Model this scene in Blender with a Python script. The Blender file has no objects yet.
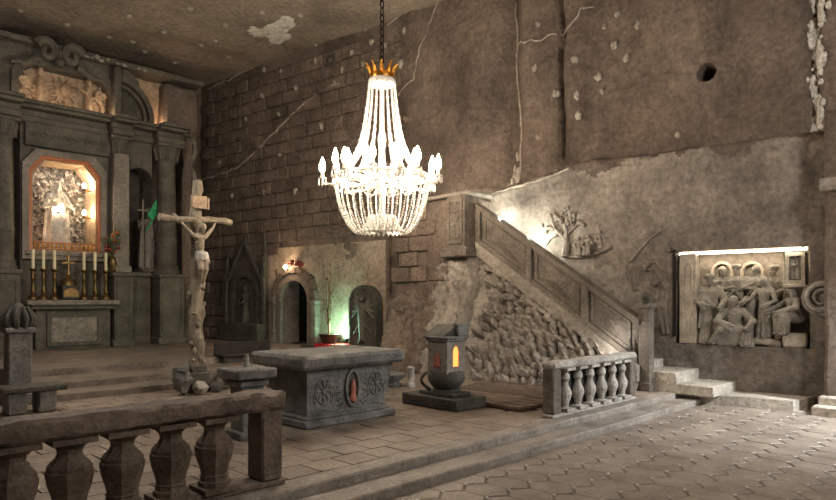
import bpy, bmesh, math, random
from mathutils import Vector, Matrix, noise
random.seed(7)
SC = bpy.context.scene
COL = SC.collection
# ------------------------------------------------------------------ camera
H, F, R2 = 1.9, 630.0, math.sqrt(2)      # eye height above the chancel floor, focal length in pixels
cd = bpy.data.cameras.new('camera'); cam = bpy.data.objects.new('camera', cd); COL.objects.link(cam)
cam.location = (0, 0, H); cam.rotation_euler = (math.pi / 2, 0, -math.pi / 4)
cd.sensor_width = 36; cd.lens = 36 * F / 836; cd.shift_y = 50 / 836; cd.clip_end = 200
SC.camera = cam
# ------------------------------------------------------------------ world, exposure, lights
w = bpy.data.worlds.new('world'); SC.world = w; w.use_nodes = True
w.node_tree.nodes['Background'].inputs[0].default_value = (.03, .028, .026, 1)
vs = SC.view_settings; vs.view_transform = 'Standard'; vs.look = 'None'; vs.exposure = 0.98; vs.gamma = 1; vs.use_curve_mapping = False
def lamp(name, kind, loc, power, col, size=.1, aim=None, angle=None, blend=.6, size_y=None):
    d = bpy.data.lights.new(name, kind); d.energy = power; d.color = col
    if kind == 'AREA':
        d.size = size
        if size_y: d.shape = 'RECTANGLE'; d.size_y = size_y
    else: d.shadow_soft_size = size
    if kind == 'SPOT': d.spot_size = math.radians(angle); d.spot_blend = blend
    o = bpy.data.objects.new(name, d); o.location = loc; COL.objects.link(o)
    if aim is not None: o.rotation_euler = (Vector(aim) - Vector(loc)).to_track_quat('-Z', 'Y').to_euler()
    return o
WARM, GOLD, COOL = (1, .93, .85), (1, .60, .30), (.92, .97, 1)
# the other chandeliers of the nave, outside the frame
lamp('nave_chandelier_light', 'POINT', (3.5, -6.5, 6.2), 330, WARM, .6)
lamp('nave_chandelier_light', 'POINT', (9.0, -1.5, 6.2), 520, WARM, .6)
lamp('side_fill_light', 'POINT', (3.0, 12.5, 6.6), 330, WARM, .6)  # added fill to lift retable and ceiling, no chandelier hangs here
# floodlight of the right-hand wall, outside the frame
lamp('floodlight', 'SPOT', (13.2, .6, 3.0), 1150, COOL, .2, aim=(12.0, 3.2, -.2), angle=95, blend=1)
# ------------------------------------------------------------------ geometry of the room
CW, UW = Vector((11.66, 24, 0)), Vector((2.34, -19, 0)).normalized()   # right wall: altar corner and direction
NW = Vector((UW.y, -UW.x, 0))                                          # its normal, into the room
WROT = math.atan2(UW.y, UW.x)
ZC, ZN = 10.4, -.2                                                     # ceiling, nave floor
def W(s, b, z): p = CW + UW * s + NW * b; return Vector((p.x, p.y, z))
def onY(px, py, Y): k = (px - 418) / F; d = Y * R2 / (1 - k); return Vector((d * (1 + k) / R2, Y, H + (300 - py) / F * d))
def onX(px, py, X): k = (px - 418) / F; d = X * R2 / (1 + k); return Vector((X, d * (1 - k) / R2, H + (300 - py) / F * d))
def onZ(px, py, Z): d = F * (H - Z) / (py - 300); k = (px - 418) / F; return Vector((d * (1 + k) / R2, d * (1 - k) / R2, Z))
def onW(px, py, b=0):
    k = (px - 418) / F; o = CW + NW * b; m = (1 - k) / (1 + k)
    s = (o.y - m * o.x) / (m * UW.x - UW.y); p = o + UW * s
    return s, H + (300 - py) / F * (p.x + p.y) / R2
def proj(p):
    d = (p[0] + p[1]) / R2
    if d < .5: return None
    return 418 + F * (p[0] - p[1]) / R2 / d, 300 - F * (p[2] - H) / d, d
def lerp(a, b, t): return a + (b - a) * t
def sstep(x): x = max(0, min(1, x)); return x * x * (3 - 2 * x)
def interp(x, pts):
    if x <= pts[0][0]: return pts[0][1]
    for (a, b), (c, d) in zip(pts, pts[1:]):
        if x <= c: return b + (d - b) * (x - a) / (c - a)
    return pts[-1][1]
def fbm(x, y, z, o=4): return noise.fractal(Vector((x, y, z)), 1.0, 2.0, o)
# ------------------------------------------------------------------ materials
def srgb(r, g, b):
    f = lambda c: (c / 255 / 12.92) if c <= 10 else ((c / 255 + .055) / 1.055) ** 2.4
    return (f(r), f(g), f(b), 1)
MATS = {}
def rock(name, c1, c2, scale=1.2, rough=.75, bump=.25, fine=14, c3=None, vary=0, streak=1, spec=.3):
    ds = lambda c: tuple(x * .74 + (c[0] * .3 + c[1] * .6 + c[2] * .1) * .26 for x in c[:3]) + (1,)   # rock salt is greyer than it looks
    c1, c2 = ds(c1), ds(c2); c3 = c3 and ds(c3)
    m = bpy.data.materials.new(name); m.use_nodes = True; n = m.node_tree.nodes; l = m.node_tree.links
    p = n['Principled BSDF']; p.inputs['Roughness'].default_value = rough; p.inputs['Specular IOR Level'].default_value = spec
    g = n.new('ShaderNodeNewGeometry'); mp = n.new('ShaderNodeMapping'); mp.inputs['Scale'].default_value = (1, 1, 1 / streak)
    l.new(g.outputs['Position'], mp.inputs['Vector'])
    t = n.new('ShaderNodeTexNoise'); t.inputs['Scale'].default_value = scale; t.inputs['Detail'].default_value = 8; t.inputs['Roughness'].default_value = .65
    l.new(mp.outputs[0], t.inputs['Vector'])
    r = n.new('ShaderNodeValToRGB'); e = r.color_ramp.elements
    e[0].position = .33; e[0].color = c1; e[1].position = .67; e[1].color = c2
    if c3: k = e.new(.82); k.color = c3
    l.new(t.outputs['Fac'], r.inputs['Fac'])
    f = n.new('ShaderNodeTexNoise'); f.inputs['Scale'].default_value = fine; f.inputs['Detail'].default_value = 6; f.inputs['Roughness'].default_value = .7
    l.new(g.outputs['Position'], f.inputs['Vector'])
    mr = n.new('ShaderNodeMapRange'); mr.inputs[1].default_value = .3; mr.inputs[2].default_value = .7; mr.inputs[3].default_value = .6; mr.inputs[4].default_value = 1.4
    l.new(f.outputs['Fac'], mr.inputs[0])
    mul = n.new('ShaderNodeMix'); mul.data_type = 'RGBA'; mul.blend_type = 'MULTIPLY'; mul.inputs[0].default_value = 1
    l.new(r.outputs['Color'], mul.inputs[6]); l.new(mr.outputs[0], mul.inputs[7]); out = mul.outputs[2]
    if vary:
        oi = n.new('ShaderNodeObjectInfo'); m2 = n.new('ShaderNodeMapRange'); m2.inputs[3].default_value = 1 - vary; m2.inputs[4].default_value = 1 + vary
        l.new(oi.outputs['Random'], m2.inputs[0]); mu = n.new('ShaderNodeMix'); mu.data_type = 'RGBA'; mu.blend_type = 'MULTIPLY'; mu.inputs[0].default_value = 1
        l.new(out, mu.inputs[6]); l.new(m2.outputs[0], mu.inputs[7]); out = mu.outputs[2]
    l.new(out, p.inputs['Base Color'])
    b = n.new('ShaderNodeBump'); b.inputs['Strength'].default_value = bump; b.inputs['Distance'].default_value = .11
    ad = n.new('ShaderNodeMath'); ad.operation = 'ADD'; l.new(t.outputs['Fac'], ad.inputs[0]); l.new(f.outputs['Fac'], ad.inputs[1])
    l.new(ad.outputs[0], b.inputs['Height']); l.new(b.outputs[0], p.inputs['Normal'])
    MATS[name] = m; return m
def plain(name, c, rough=.5, metal=0, emit=None, es=0, trans=0, noisy=.25):
    m = bpy.data.materials.new(name); m.use_nodes = True; n = m.node_tree.nodes; l = m.node_tree.links; p = n['Principled BSDF']
    p.inputs['Roughness'].default_value = rough; p.inputs['Metallic'].default_value = metal; p.inputs['Transmission Weight'].default_value = trans
    t = n.new('ShaderNodeTexNoise'); t.inputs['Scale'].default_value = 18; t.inputs['Detail'].default_value = 4
    g = n.new('ShaderNodeNewGeometry'); l.new(g.outputs['Position'], t.inputs['Vector'])
    r = n.new('ShaderNodeValToRGB'); e = r.color_ramp.elements
    e[0].position = .3; e[0].color = tuple(x * (1 - noisy) for x in c[:3]) + (1,); e[1].position = .7; e[1].color = tuple(min(1, x * (1 + noisy)) for x in c[:3]) + (1,)
    l.new(t.outputs['Fac'], r.inputs['Fac']); l.new(r.outputs[0], p.inputs['Base Color'])
    if emit: p.inputs['Emission Color'].default_value = emit; p.inputs['Emission Strength'].default_value = es
    MATS[name] = m; return m
rock('wall_rock', srgb(73, 60, 50), srgb(131, 112, 95), .42, .8, .5, 9, srgb(157, 135, 115), streak=1.6)
rock('grey_rock', srgb(112, 102, 90), srgb(158, 146, 131), .9, .75, .4, 11)
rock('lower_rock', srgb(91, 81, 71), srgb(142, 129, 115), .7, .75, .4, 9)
rock('brick_rock', srgb(88, 73, 60), srgb(128, 108, 91), 1.5, .8, .4, 12, vary=.14)
rock('ceiling_rock', srgb(118, 102, 86), srgb(158, 138, 116), .5, .8, .35, 7)
rock('retable_stone', srgb(76, 71, 60), srgb(112, 103, 88), 1.6, .65, .3, 16)
rock('dark_stone', srgb(62, 60, 52), srgb(92, 87, 76), 2, .6, .3, 16)
rock('table_stone', srgb(84, 84, 82), srgb(138, 136, 130), 3, .5, .35, 22)
rock('rail_stone', srgb(84, 68, 56), srgb(130, 110, 92), 3, .55, .4, 22, srgb(170, 150, 130))
rock('pale_stone', srgb(136, 130, 120), srgb(186, 178, 164), 3, .6, .25, 24)
rock('stair_stone', srgb(82, 72, 62), srgb(118, 106, 92), 2, .6, .2, 16)
rock('step_stone', srgb(146, 136, 122), srgb(190, 178, 160), 2, .5, .2, 16)
rock('floor_stone', srgb(112, 98, 84), srgb(152, 136, 120), 2.2, .38, .25, 20, vary=.1, spec=.5)
rock('chancel_stone', srgb(112, 96, 80), srgb(154, 134, 114), 2.2, .42, .25, 20, vary=.1, spec=.5)
rock('step_tread', srgb(94, 82, 70), srgb(138, 122, 106), 1.6, .5, .25, 14)
rock('joint_stone', srgb(96, 84, 73), srgb(128, 113, 99), 3, .8, .2, 20)
rock('kerb_stone', srgb(116, 106, 96), srgb(158, 146, 132), 3, .5, .25, 20)
rock('plaster', srgb(140, 122, 100), srgb(180, 160, 132), 1.0, .85, .3, 9)
rock('salt', srgb(176, 168, 154), srgb(226, 218, 204), 5, .6, .3, 22)
rock('vein_salt', srgb(128, 118, 104), srgb(176, 164, 146), 5, .6, .3, 22)
rock('relief_stone', srgb(150, 138, 120), srgb(192, 178, 156), 4, .55, .2, 30)
rock('statue_stone', srgb(150, 146, 138), srgb(206, 200, 188), 6, .45, .2, 30)
rock('lunette_stone', srgb(150, 122, 92), srgb(200, 168, 128), 2.5, .6, .3, 18)
rock('bark_wood', srgb(100, 88, 70), srgb(166, 150, 124), 7, .8, .5, 30, streak=6)
rock('plank_wood', srgb(84, 66, 52), srgb(126, 104, 84), 4, .6, .2, 24, vary=.3)
rock('dark_wood', srgb(40, 34, 28), srgb(62, 53, 44), 4, .6, .2, 24)
rock('flesh_wood', srgb(122, 106, 86), srgb(170, 152, 126), 9, .6, .2, 40)
rock('carving_shaded', srgb(108, 101, 90), srgb(158, 149, 135), 4, .55, .2, 30)  # relief figures, stone darkened so they look backlit
rock('crystal_salt', srgb(50, 42, 36), srgb(214, 200, 182), 4.5, .3, .5, 20, spec=.6)
plain('gilt_lit_orange', srgb(170, 96, 48), .45)  # gilding on the rail, painted lamplight on the niche edge
plain('gold', srgb(214, 150, 60), .3, .9)
plain('iron', srgb(34, 30, 28), .55, .6)
plain('brass', srgb(120, 98, 62), .4, .8)
plain('wax', srgb(236, 224, 188), .5, noisy=.05)
plain('crystal', srgb(244, 240, 232), .12, trans=.25, noisy=.05)
plain('bulb', srgb(255, 240, 220), .4, emit=(1, .80, .58, 1), es=70)
plain('lamp_glow', srgb(255, 240, 220), .4, emit=(1, .78, .5, 1), es=60)
plain('tube_glow', srgb(255, 245, 225), .4, emit=(1, .86, .64, 1), es=9)
plain('ember', srgb(255, 150, 80), .4, emit=(1, .26, .05, 1), es=1.1)
plain('red_cloth', srgb(170, 26, 26), .8)
plain('red_salt', srgb(170, 104, 84), .4)
plain('red_flower', srgb(120, 34, 28), .6)
plain('orange_flower', srgb(170, 96, 40), .6)
plain('leaf', srgb(66, 84, 44), .6)
plain('green_palm', srgb(36, 150, 96), .5)
plain('pot', srgb(62, 44, 38), .5)
plain('twig', srgb(112, 74, 54), .7)
plain('dark_back', srgb(42, 44, 40), .8)
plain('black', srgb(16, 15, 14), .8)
# ------------------------------------------------------------------ mesh builder
class MB:
    def __init__(s): s.v = []; s.f = []
    def add(s, vs_, fs):
        b = len(s.v); s.v += [Vector(p) for p in vs_]; s.f += [tuple(i + b for i in f) for f in fs]; return s
    def obox(s, c, ax, h, ch=0):
        c = Vector(c); ax = [Vector(a) for a in ax]
        sg = [(x, y, z) for x in (-1, 1) for y in (-1, 1) for z in (-1, 1)]
        if ch <= 0:
            return s.add([c + ax[0] * a * h[0] + ax[1] * b * h[1] + ax[2] * d * h[2] for a, b, d in sg],
                         [(0, 1, 3, 2), (4, 6, 7, 5), (0, 4, 5, 1), (2, 3, 7, 6), (0, 2, 6, 4), (1, 5, 7, 3)])
        ch = min(ch, min(h) * .9); vs_ = []; idx = {}
        for g in sg:
            for k in range(3):
                q = c.copy()
                for j in range(3): q = q + ax[j] * g[j] * (h[j] if j == k else h[j] - ch)
                idx[g + (k,)] = len(vs_); vs_.append(q)
        fs = []
        for k in range(3):
            a, b = [j for j in range(3) if j != k]
            for g in (-1, 1):
                q = []
                for (x, y) in ((-1, -1), (1, -1), (1, 1), (-1, 1)):
                    t = [0, 0, 0]; t[k] = g; t[a] = x; t[b] = y; q.append(idx[tuple(t) + (k,)])
                fs.append(q)
            for x in (-1, 1):
                for y in (-1, 1):
                    t1 = [0] * 3; t2 = [0] * 3; t1[a] = t2[a] = x; t1[b] = t2[b] = y; t1[k] = -1; t2[k] = 1
                    t1, t2 = tuple(t1), tuple(t2); fs.append([idx[t1 + (a,)], idx[t2 + (a,)], idx[t2 + (b,)], idx[t1 + (b,)]])
        for g in sg: fs.append([idx[g + (0,)], idx[g + (1,)], idx[g + (2,)]])
        return s.add(vs_, fs)
    def box(s, lo, hi, ch=0):
        lo, hi = Vector(lo), Vector(hi); return s.obox((lo + hi) / 2, ((1, 0, 0), (0, 1, 0), (0, 0, 1)), tuple((hi - lo) / 2), ch)
    def wbox(s, s0, s1, b0, b1, z0, z1, ch=0):      # box in the right wall's own directions
        return s.obox(W((s0 + s1) / 2, (b0 + b1) / 2, (z0 + z1) / 2), (UW, NW, Vector((0, 0, 1))), ((s1 - s0) / 2, abs(b1 - b0) / 2, (z1 - z0) / 2), ch)
    def lathe(s, prof, c=(0, 0, 0), n=16, sx=1, sy=1, rot=0, caps=True):
        c = Vector(c); vs_ = []; fs = []; k = len(prof)
        for r, z in prof:
            for i in range(n):
                a = rot + 2 * math.pi * i / n; vs_.append(c + Vector((r * sx * math.cos(a), r * sy * math.sin(a), z)))
        for j in range(k - 1):
            for i in range(n): fs.append((j * n + i, j * n + (i + 1) % n, (j + 1) * n + (i + 1) % n, (j + 1) * n + i))
        if caps: fs.append(tuple(range(n))[::-1]); fs.append(tuple((k - 1) * n + i for i in range(n)))
        return s.add(vs_, fs)
    def tube(s, pts, r, n=8, flat=None):
        pts = [Vector(p) for p in pts]; k = len(pts); rr = r if isinstance(r, (list, tuple)) else [r] * k; vs_ = []; fs = []; up = None
        for j, p in enumerate(pts):
            d = (pts[min(j + 1, k - 1)] - pts[max(j - 1, 0)])
            d = d.normalized() if d.length > 1e-9 else Vector((0, 0, 1))
            if up is None: up = Vector((0, 0, 1)) if abs(d.z) < .9 else Vector((1, 0, 0))
            x = d.cross(up)
            if x.length < 1e-6: x = d.orthogonal()
            x.normalize(); y = x.cross(d).normalized(); up = y
            for i in range(n):
                a = 2 * math.pi * i / n; vs_.append(p + x * math.cos(a) * rr[j] + y * math.sin(a) * rr[j])
        for j in range(k - 1):
            for i in range(n): fs.append((j * n + i, j * n + (i + 1) % n, (j + 1) * n + (i + 1) % n, (j + 1) * n + i))
        fs.append(tuple(range(n))[::-1]); fs.append(tuple((k - 1) * n + i for i in range(n)))
        return s.add(vs_, fs)
    def cap(s, a, b, ra, rb=None, n=10):
        a, b = Vector(a), Vector(b); rb = ra if rb is None else rb; d = b - a; L = d.length; d = d.normalized() if L > 1e-9 else Vector((0, 0, 1))
        pts = []; rr = []
        for t in (-80, -50, -20): t = math.radians(t); pts.append(a + d * math.sin(t) * ra); rr.append(math.cos(t) * ra)
        for t in (20, 50, 80): t = math.radians(t); pts.append(b + d * math.sin(t) * rb); rr.append(math.cos(t) * rb)
        return s.tube(pts, rr, n)
    def ell(s, c, r, n=12, m=8):
        c = Vector(c); r = (r, r, r) if not isinstance(r, (tuple, list)) else r
        prof = [(math.cos(-math.pi / 2 + math.pi * j / m), math.sin(-math.pi / 2 + math.pi * j / m)) for j in range(m + 1)]
        prof[0] = (.05, prof[0][1]); prof[-1] = (.05, prof[-1][1]); b = len(s.v); s.lathe(prof, (0, 0, 0), n)
        for i in range(b, len(s.v)): p = s.v[i]; s.v[i] = c + Vector((p.x * r[0], p.y * r[1], p.z * r[2]))
        return s
    def prism(s, poly, f0, f1):                     # extrude a 2D outline between two mappings
        n = len(poly); vs_ = [f0(*p) for p in poly] + [f1(*p) for p in poly]
        return s.add(vs_, [tuple(range(n))[::-1], tuple(range(n, 2 * n))] + [(i, (i + 1) % n, n + (i + 1) % n, n + i) for i in range(n)])
    def ring(s, o, i, f0, f1):                      # frame between two outlines of equal count
        n = len(o); vs_ = [f0(*p) for p in o] + [f0(*p) for p in i] + [f1(*p) for p in o] + [f1(*p) for p in i]; fs = []
        for a in range(n):
            b = (a + 1) % n
            fs += [(a, b, n + b, n + a), (2 * n + b, 2 * n + a, 3 * n + a, 3 * n + b), (b, a, 2 * n + a, 2 * n + b), (n + a, n + b, 3 * n + b, 3 * n + a)]
        return s.add(vs_, fs)
    def mesh(s, name, rough=None, angle=40, fix=True, off=None, seed=0):
        me = bpy.data.meshes.new(name)
        me.from_pydata([p - off for p in s.v] if off is not None else s.v, [], s.f); me.update()
        if fix or rough:
            bm = bmesh.new(); bm.from_mesh(me)
            if rough:
                size, amp, sc = rough
                for _ in range(6):
                    es = [e for e in bm.edges if e.calc_length() > size]
                    if not es or len(bm.verts) > 30000: break
                    bmesh.ops.subdivide_edges(bm, edges=es, cuts=1, use_grid_fill=True)
                bmesh.ops.triangulate(bm, faces=[f for f in bm.faces if len(f.verts) > 4])
                o = Vector((seed * 3.7, seed * 1.3, 0))
                if off is not None: o = o + off
                for v in bm.verts: v.co += noise.noise_vector((v.co + o) * sc) * amp + noise.noise_vector((v.co + o) * sc * 3.1) * amp * .4
            bmesh.ops.recalc_face_normals(bm, faces=bm.faces); bm.to_mesh(me); bm.free()
        me.shade_smooth(); me.set_sharp_from_angle(angle=math.radians(angle)); return me
    def build(s, name, m, parent=None, local=False, **k):
        off = None
        if parent is not None and not local:
            r = parent
            while r.parent: r = r.parent
            off = r.location.copy()
        return link(name, s.mesh(name, off=off, **k), m, parent)
def link(name, me, m, parent=None, loc=None, rot=None, scale=None):
    if m and not me.materials: me.materials.append(MATS[m])
    o = bpy.data.objects.new(name, me); COL.objects.link(o)
    if parent is not None: o.parent = parent
    if loc is not None: o.location = loc
    if rot is not None: o.rotation_euler = rot if isinstance(rot, (tuple, list)) else (0, 0, rot)
    if scale is not None: o.scale = scale if isinstance(scale, (tuple, list)) else (scale,) * 3
    return o
def tag(o, label=None, cat=None, group=None, kind=None):
    if label: o['label'] = label
    if cat: o['category'] = cat
    if group: o['group'] = group
    if kind: o['kind'] = kind
    return o
def thing(name, label, cat, loc, rot=0, group=None):
    o = bpy.data.objects.new(name, None); COL.objects.link(o); o.location = loc; o.rotation_euler = (0, 0, rot); o.empty_display_size = .2
    return tag(o, label, cat, group)
def struct(o): o['kind'] = 'structure'; return o
def copy_tree(o, parent=None):
    c = o.copy(); COL.objects.link(c)
    if parent is not None: c.parent = parent
    for ch in [x for x in COL.objects if x.parent == o]: copy_tree(ch, c)
    return c
def grid(name, nu, nv, fn, m, skip=None, parent=None, angle=60):
    v = [fn(i, j) for j in range(nv) for i in range(nu)]; f = []
    for j in range(nv - 1):
        for i in range(nu - 1):
            if skip and skip(i, j): continue
            f.append((j * nu + i, j * nu + i + 1, (j + 1) * nu + i + 1, (j + 1) * nu + i))
    me = bpy.data.meshes.new(name); me.from_pydata(v, [], f); me.update(); me.shade_smooth(); me.set_sharp_from_angle(angle=math.radians(angle))
    return link(name, me, m, parent)
def remesh(mb, name, voxel, smooth=2, bumps=0):
    me = mb.mesh(name); o = bpy.data.objects.new(name, me); COL.objects.link(o)
    md = o.modifiers.new('r', 'REMESH'); md.mode = 'VOXEL'; md.voxel_size = voxel
    sm = o.modifiers.new('s', 'SMOOTH'); sm.iterations = smooth; sm.factor = .5
    dg = bpy.context.evaluated_depsgraph_get(); r = bpy.data.meshes.new_from_object(o.evaluated_get(dg)); r.name = name
    bpy.data.objects.remove(o); bpy.data.meshes.remove(me)
    if bumps:
        for v in r.vertices: v.co += v.normal * bumps * noise.noise(v.co * 9)
    r.shade_smooth(); return r
def V(*a): return Vector(a)
# ------------------------------------------------------------------ carved figures (unit height, facing -Y)
def hand(mb, wr, d, side, s=1.0, curl=.4):
    d = Vector(d).normalized(); x = d.cross(Vector((0, -1, .2)))
    x = x.normalized() if x.length > .1 else Vector((1, 0, 0)); nrm = d.cross(x).normalized(); wr = Vector(wr)
    mb.cap(wr, wr + d * .042 * s, .017 * s, .019 * s, 8)
    for i, (o, L) in enumerate(((-.016, .034), (-.005, .040), (.006, .037), (.017, .028))):
        a = wr + d * .045 * s + x * o * s; k = a + d * L * .55 * s; e = k + (d * (1 - curl) + nrm * curl).normalized() * L * .6 * s
        mb.cap(a, k, .0062 * s, .0058 * s, 6); mb.cap(k, e, .0058 * s, .005 * s, 6)
    a = wr + d * .012 * s - x * .016 * s * side; mb.cap(a, a + (d * .7 - x * .8 * side).normalized() * .035 * s, .0075 * s, .006 * s, 6)
def head(mb, c, fd=(0, -1, 0), style='hair', s=1.0, tilt=0):
    c = Vector(c); fd = Vector(fd).normalized(); x = fd.cross(Vector((0, 0, 1))).normalized(); up = x.cross(fd)
    P = lambda a, b, z: c + x * a * s + fd * b * s + up * z * s
    mb.ell(P(0, 0, .012), (.046 * s, .052 * s, .052 * s)); mb.ell(P(0, .012, -.022), (.037 * s, .038 * s, .044 * s))
    mb.cap(P(0, .048, .016), P(0, .062, -.012), .006 * s, .011 * s, 6)                 # nose
    for k in (-1, 1):
        mb.cap(P(k * .009, .049, .022), P(k * .028, .043, .022), .0075 * s, .006 * s, 6)  # brow
        mb.ell(P(k * .018, .044, .008), .0075 * s, 8, 6); mb.ell(P(k * .047, -.004, .002), (.008 * s, .012 * s, .016 * s), 8, 6)
    mb.cap(P(-.013, .046, -.029), P(.013, .046, -.029), .006 * s, n=6); mb.ell(P(0, .040, -.052), .014 * s, 8, 6)
    if style in ('beard', 'turban'):
        mb.cap(P(0, .036, -.045), P(0, .042, -.10), .032 * s, .012 * s, 8)
        for k in (-1, 1): mb.cap(P(k * .03, .02, -.02), P(k * .015, .04, -.07), .016 * s, .014 * s, 8)
    if style in ('hair', 'beard', 'crown'):
        mb.ell(P(0, -.012, .026), (.053 * s, .055 * s, .05 * s))
        for k in (-1, 1): mb.cap(P(k * .042, -.015, .01), P(k * .04, -.03, -.075), .02 * s, .014 * s, 8)
    if style in ('veil', 'crown'):
        mb.ell(P(0, -.016, .016), (.058 * s, .056 * s, .062 * s))
        for k in (-1, 1): mb.cap(P(k * .045, -.012, 0), P(k * .065, -.03, -.15), .024 * s, .03 * s, 8)
        mb.cap(P(0, -.04, 0), P(0, -.05, -.16), .04 * s, .05 * s, 8)
    if style == 'turban':
        mb.lathe([(.05 * s, -.02 * s), (.068 * s, .0), (.07 * s, .02 * s), (.055 * s, .05 * s), (.02 * s, .06 * s)], P(0, -.006, .03), 12)
    if style == 'crown':
        mb.lathe([(.046 * s, 0), (.05 * s, .03 * s)], P(0, -.006, .05), 12)
        for k in range(7): a = k * 2 * math.pi / 7; q = P(math.cos(a) * .048, math.sin(a) * .048 - .006, .078); mb.cap(q, q + up * .03 * s, .009 * s, .006 * s, 6)
def folds(mb, top, bot, rt, rb, n=9, r=.018, sy=.8, seed=0):
    rnd = random.Random(seed)
    for i in range(n):
        a = 2 * math.pi * (i + rnd.random() * .5) / n; a2 = a + rnd.uniform(-.25, .25)
        p = V(top[0] + math.cos(a) * rt, top[1] + math.sin(a) * rt * sy, top[2]); q = V(bot[0] + math.cos(a2) * rb, bot[1] + math.sin(a2) * rb * sy, bot[2])
        mb.cap(p, q, r * .7, r * 1.35, 6)
def standing(arms, style='veil', fd=(0, -1, 0), seed=0, lean=0, cloak=False, wide=1.0, ar=1.0):
    mb = MB(); hp = V(0, 0, .52); ch = V(lean, -.005, .74)
    mb.lathe([(.125 * wide, 0), (.13 * wide, .03), (.112 * wide, .2), (.098 * wide, .42), (.09 * wide, .52), (.078 * wide, .6)], (0, 0, 0), 14, 1, .78)
    mb.cap(hp + V(0, 0, .06), ch, .08, .092, 10); mb.ell(ch + V(0, 0, .03), (.115, .07, .065)); folds(mb, (0, 0, .6), (0, 0, .02), .072, .125 * wide, 12, .019, .78, seed)
    mb.cap(ch + V(0, 0, .07), ch + V(0, -.008, .13), .03, .028, 8); head(mb, ch + V(0, -.012, .195), fd, style)
    for sd, (el, ha) in zip((-1, 1), arms):
        sh = ch + V(sd * .105, 0, .055); el = Vector(el); ha = Vector(ha)
        mb.cap(sh, el, .042 * ar, .036 * ar, 8); mb.cap(el, ha, .036 * ar, .024 * ar, 8); mb.cap(lerp(el, ha, .5), ha + V(0, 0, -.05 * ar), .034 * ar, .02 * ar, 8); hand(mb, ha, ha - el, sd)
    for k in (-1, 1): mb.cap((k * .045, -.09, .015), (k * .055, -.15, .012), .022, .016, 8)
    if cloak:
        for k in (-1, 1): mb.cap(ch + V(k * .1, .01, .03), (k * .15 * wide, .02, .05), .05, .04, 8); mb.cap(ch + V(k * .06, -.05, .02), (k * .1 * wide, -.1, .25), .03, .022, 8)
        mb.cap(ch + V(-.1, -.04, .02), (.09, -.09, .45), .03, .026, 8)
    return mb
def seated(arms, style='hair', fd=(0, -1, 0), seed=0, knees=((-.08, -.2, .3), (.09, -.19, .29)), feet=((-.08, -.2, .02), (.1, -.22, .02)), hip=(0, 0, .28), chest=(0, -.04, .5)):
    mb = MB(); hp = Vector(hip); ch = Vector(chest); up = (ch - hp).normalized()
    mb.ell(hp, (.13, .12, .1)); mb.cap(hp, ch, .092, .095, 10); mb.ell(ch + V(0, 0, .03), (.118, .075, .065)); mb.cap(ch + V(0, 0, .06), ch + up * .14, .032, .028, 8)
    head(mb, ch + up * .2, fd, style)
    for sd, kn, ft in zip((-1, 1), knees, feet):
        kn, ft = Vector(kn), Vector(ft); mb.cap(hp + V(sd * .06, 0, 0), kn, .085, .068, 10); mb.cap(kn, ft + V(0, .02, .03), .066, .05, 10); mb.cap(ft, ft + V(0, -.07, 0), .026, .018, 8)
        for q in (-.035, 0, .035): mb.cap(kn + V(q, -.05, 0), ft + V(q * 1.5, -.02, .01), .016, .022, 6)
    k0, k1 = Vector(knees[0]), Vector(knees[1]); f0, f1 = Vector(feet[0]), Vector(feet[1])
    for t in (.3, .5, .7): mb.cap(lerp(k0, k1, t), lerp(f0, f1, t) + V(0, .03, .02), .045, .055, 8)
    for sd, (el, ha) in zip((-1, 1), arms):
        sh = ch + V(sd * .105, 0, .05); el = Vector(el); ha = Vector(ha); mb.cap(sh, el, .056, .048, 8); mb.cap(el, ha, .048, .026, 8); mb.cap(lerp(el, ha, .4), ha + V(0, 0, -.06), .04, .022, 8); hand(mb, ha, ha - el, sd)
    folds(mb, ch, hp, .09, .12, 8, .013, .8, seed)
    return mb
def figure(name, mb, m, parent, loc, rot, h, voxel=.011, **k):
    return link(name, remesh(mb, name, voxel, **k), m, parent, loc, rot, h)
def rel(parent, loc):
    r = parent
    while r.parent: r = r.parent
    return Vector(loc) - r.location
# ================================================================== THE SETTING
YE = 5.5                                                        # edge of the raised chancel
# nave floor: hexagonal tiles over a recessed bed, pale studs at their corners
fl = MB().box((-14, -14, -.6), (16, YE, ZN - .011)).build('floor', 'joint_stone', fix=False); struct(fl)
HX, HY, HP, HT = .39, .46, .17, .285
hexo = [(0, HT), (HX / 2, HT - HP * .85), (HX / 2, -HT + HP * .85), (0, -HT), (-HX / 2, -HT + HP * .85), (-HX / 2, HT - HP * .85)]
def hex_mb(cx=0, cy=0, cz=0):
    g = .975; mb = MB(); n = 6
    lo = [V(cx + x * (g + .018), cy + y * (g + .018), cz - .022) for x, y in hexo]; md = [V(cx + x * (g + .012), cy + y * (g + .012), cz - .006) for x, y in hexo]; hi = [V(cx + x * g * .985, cy + y * g * .985, cz) for x, y in hexo]
    return mb.add(lo + md + hi, [(i, (i + 1) % n, n + (i + 1) % n, n + i) for i in range(n)] + [(n + i, n + (i + 1) % n, 2 * n + (i + 1) % n, 2 * n + i) for i in range(n)] + [tuple(range(2 * n, 3 * n))])
hm = hex_mb().mesh('tile', angle=20); cells = []; far = []
for r in range(-12, 13):
    for c in range(-4, 40):
        x = c * HX + (HX / 2 if r % 2 else 0); y = r * HY - .2
        if y > YE - .62 or x > 14.4 - y * .12 or x < -2 or y < -5: continue
        q = proj((x, y, ZN))
        if q and -20 < q[0] < 860 and q[1] < 520 and q[2] > 1: cells.append((q[2], x, y))
        else: far.append((x, y))
cells.sort(); far += [(x, y) for _, x, y in cells[300:]]; cells = cells[:300]
for _, x, y in cells: link('tile', hm, 'floor_stone', fl, (x, y, ZN + random.uniform(-.004, .003)), (random.uniform(-.008, .008), random.uniform(-.008, .008), 0))
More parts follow.
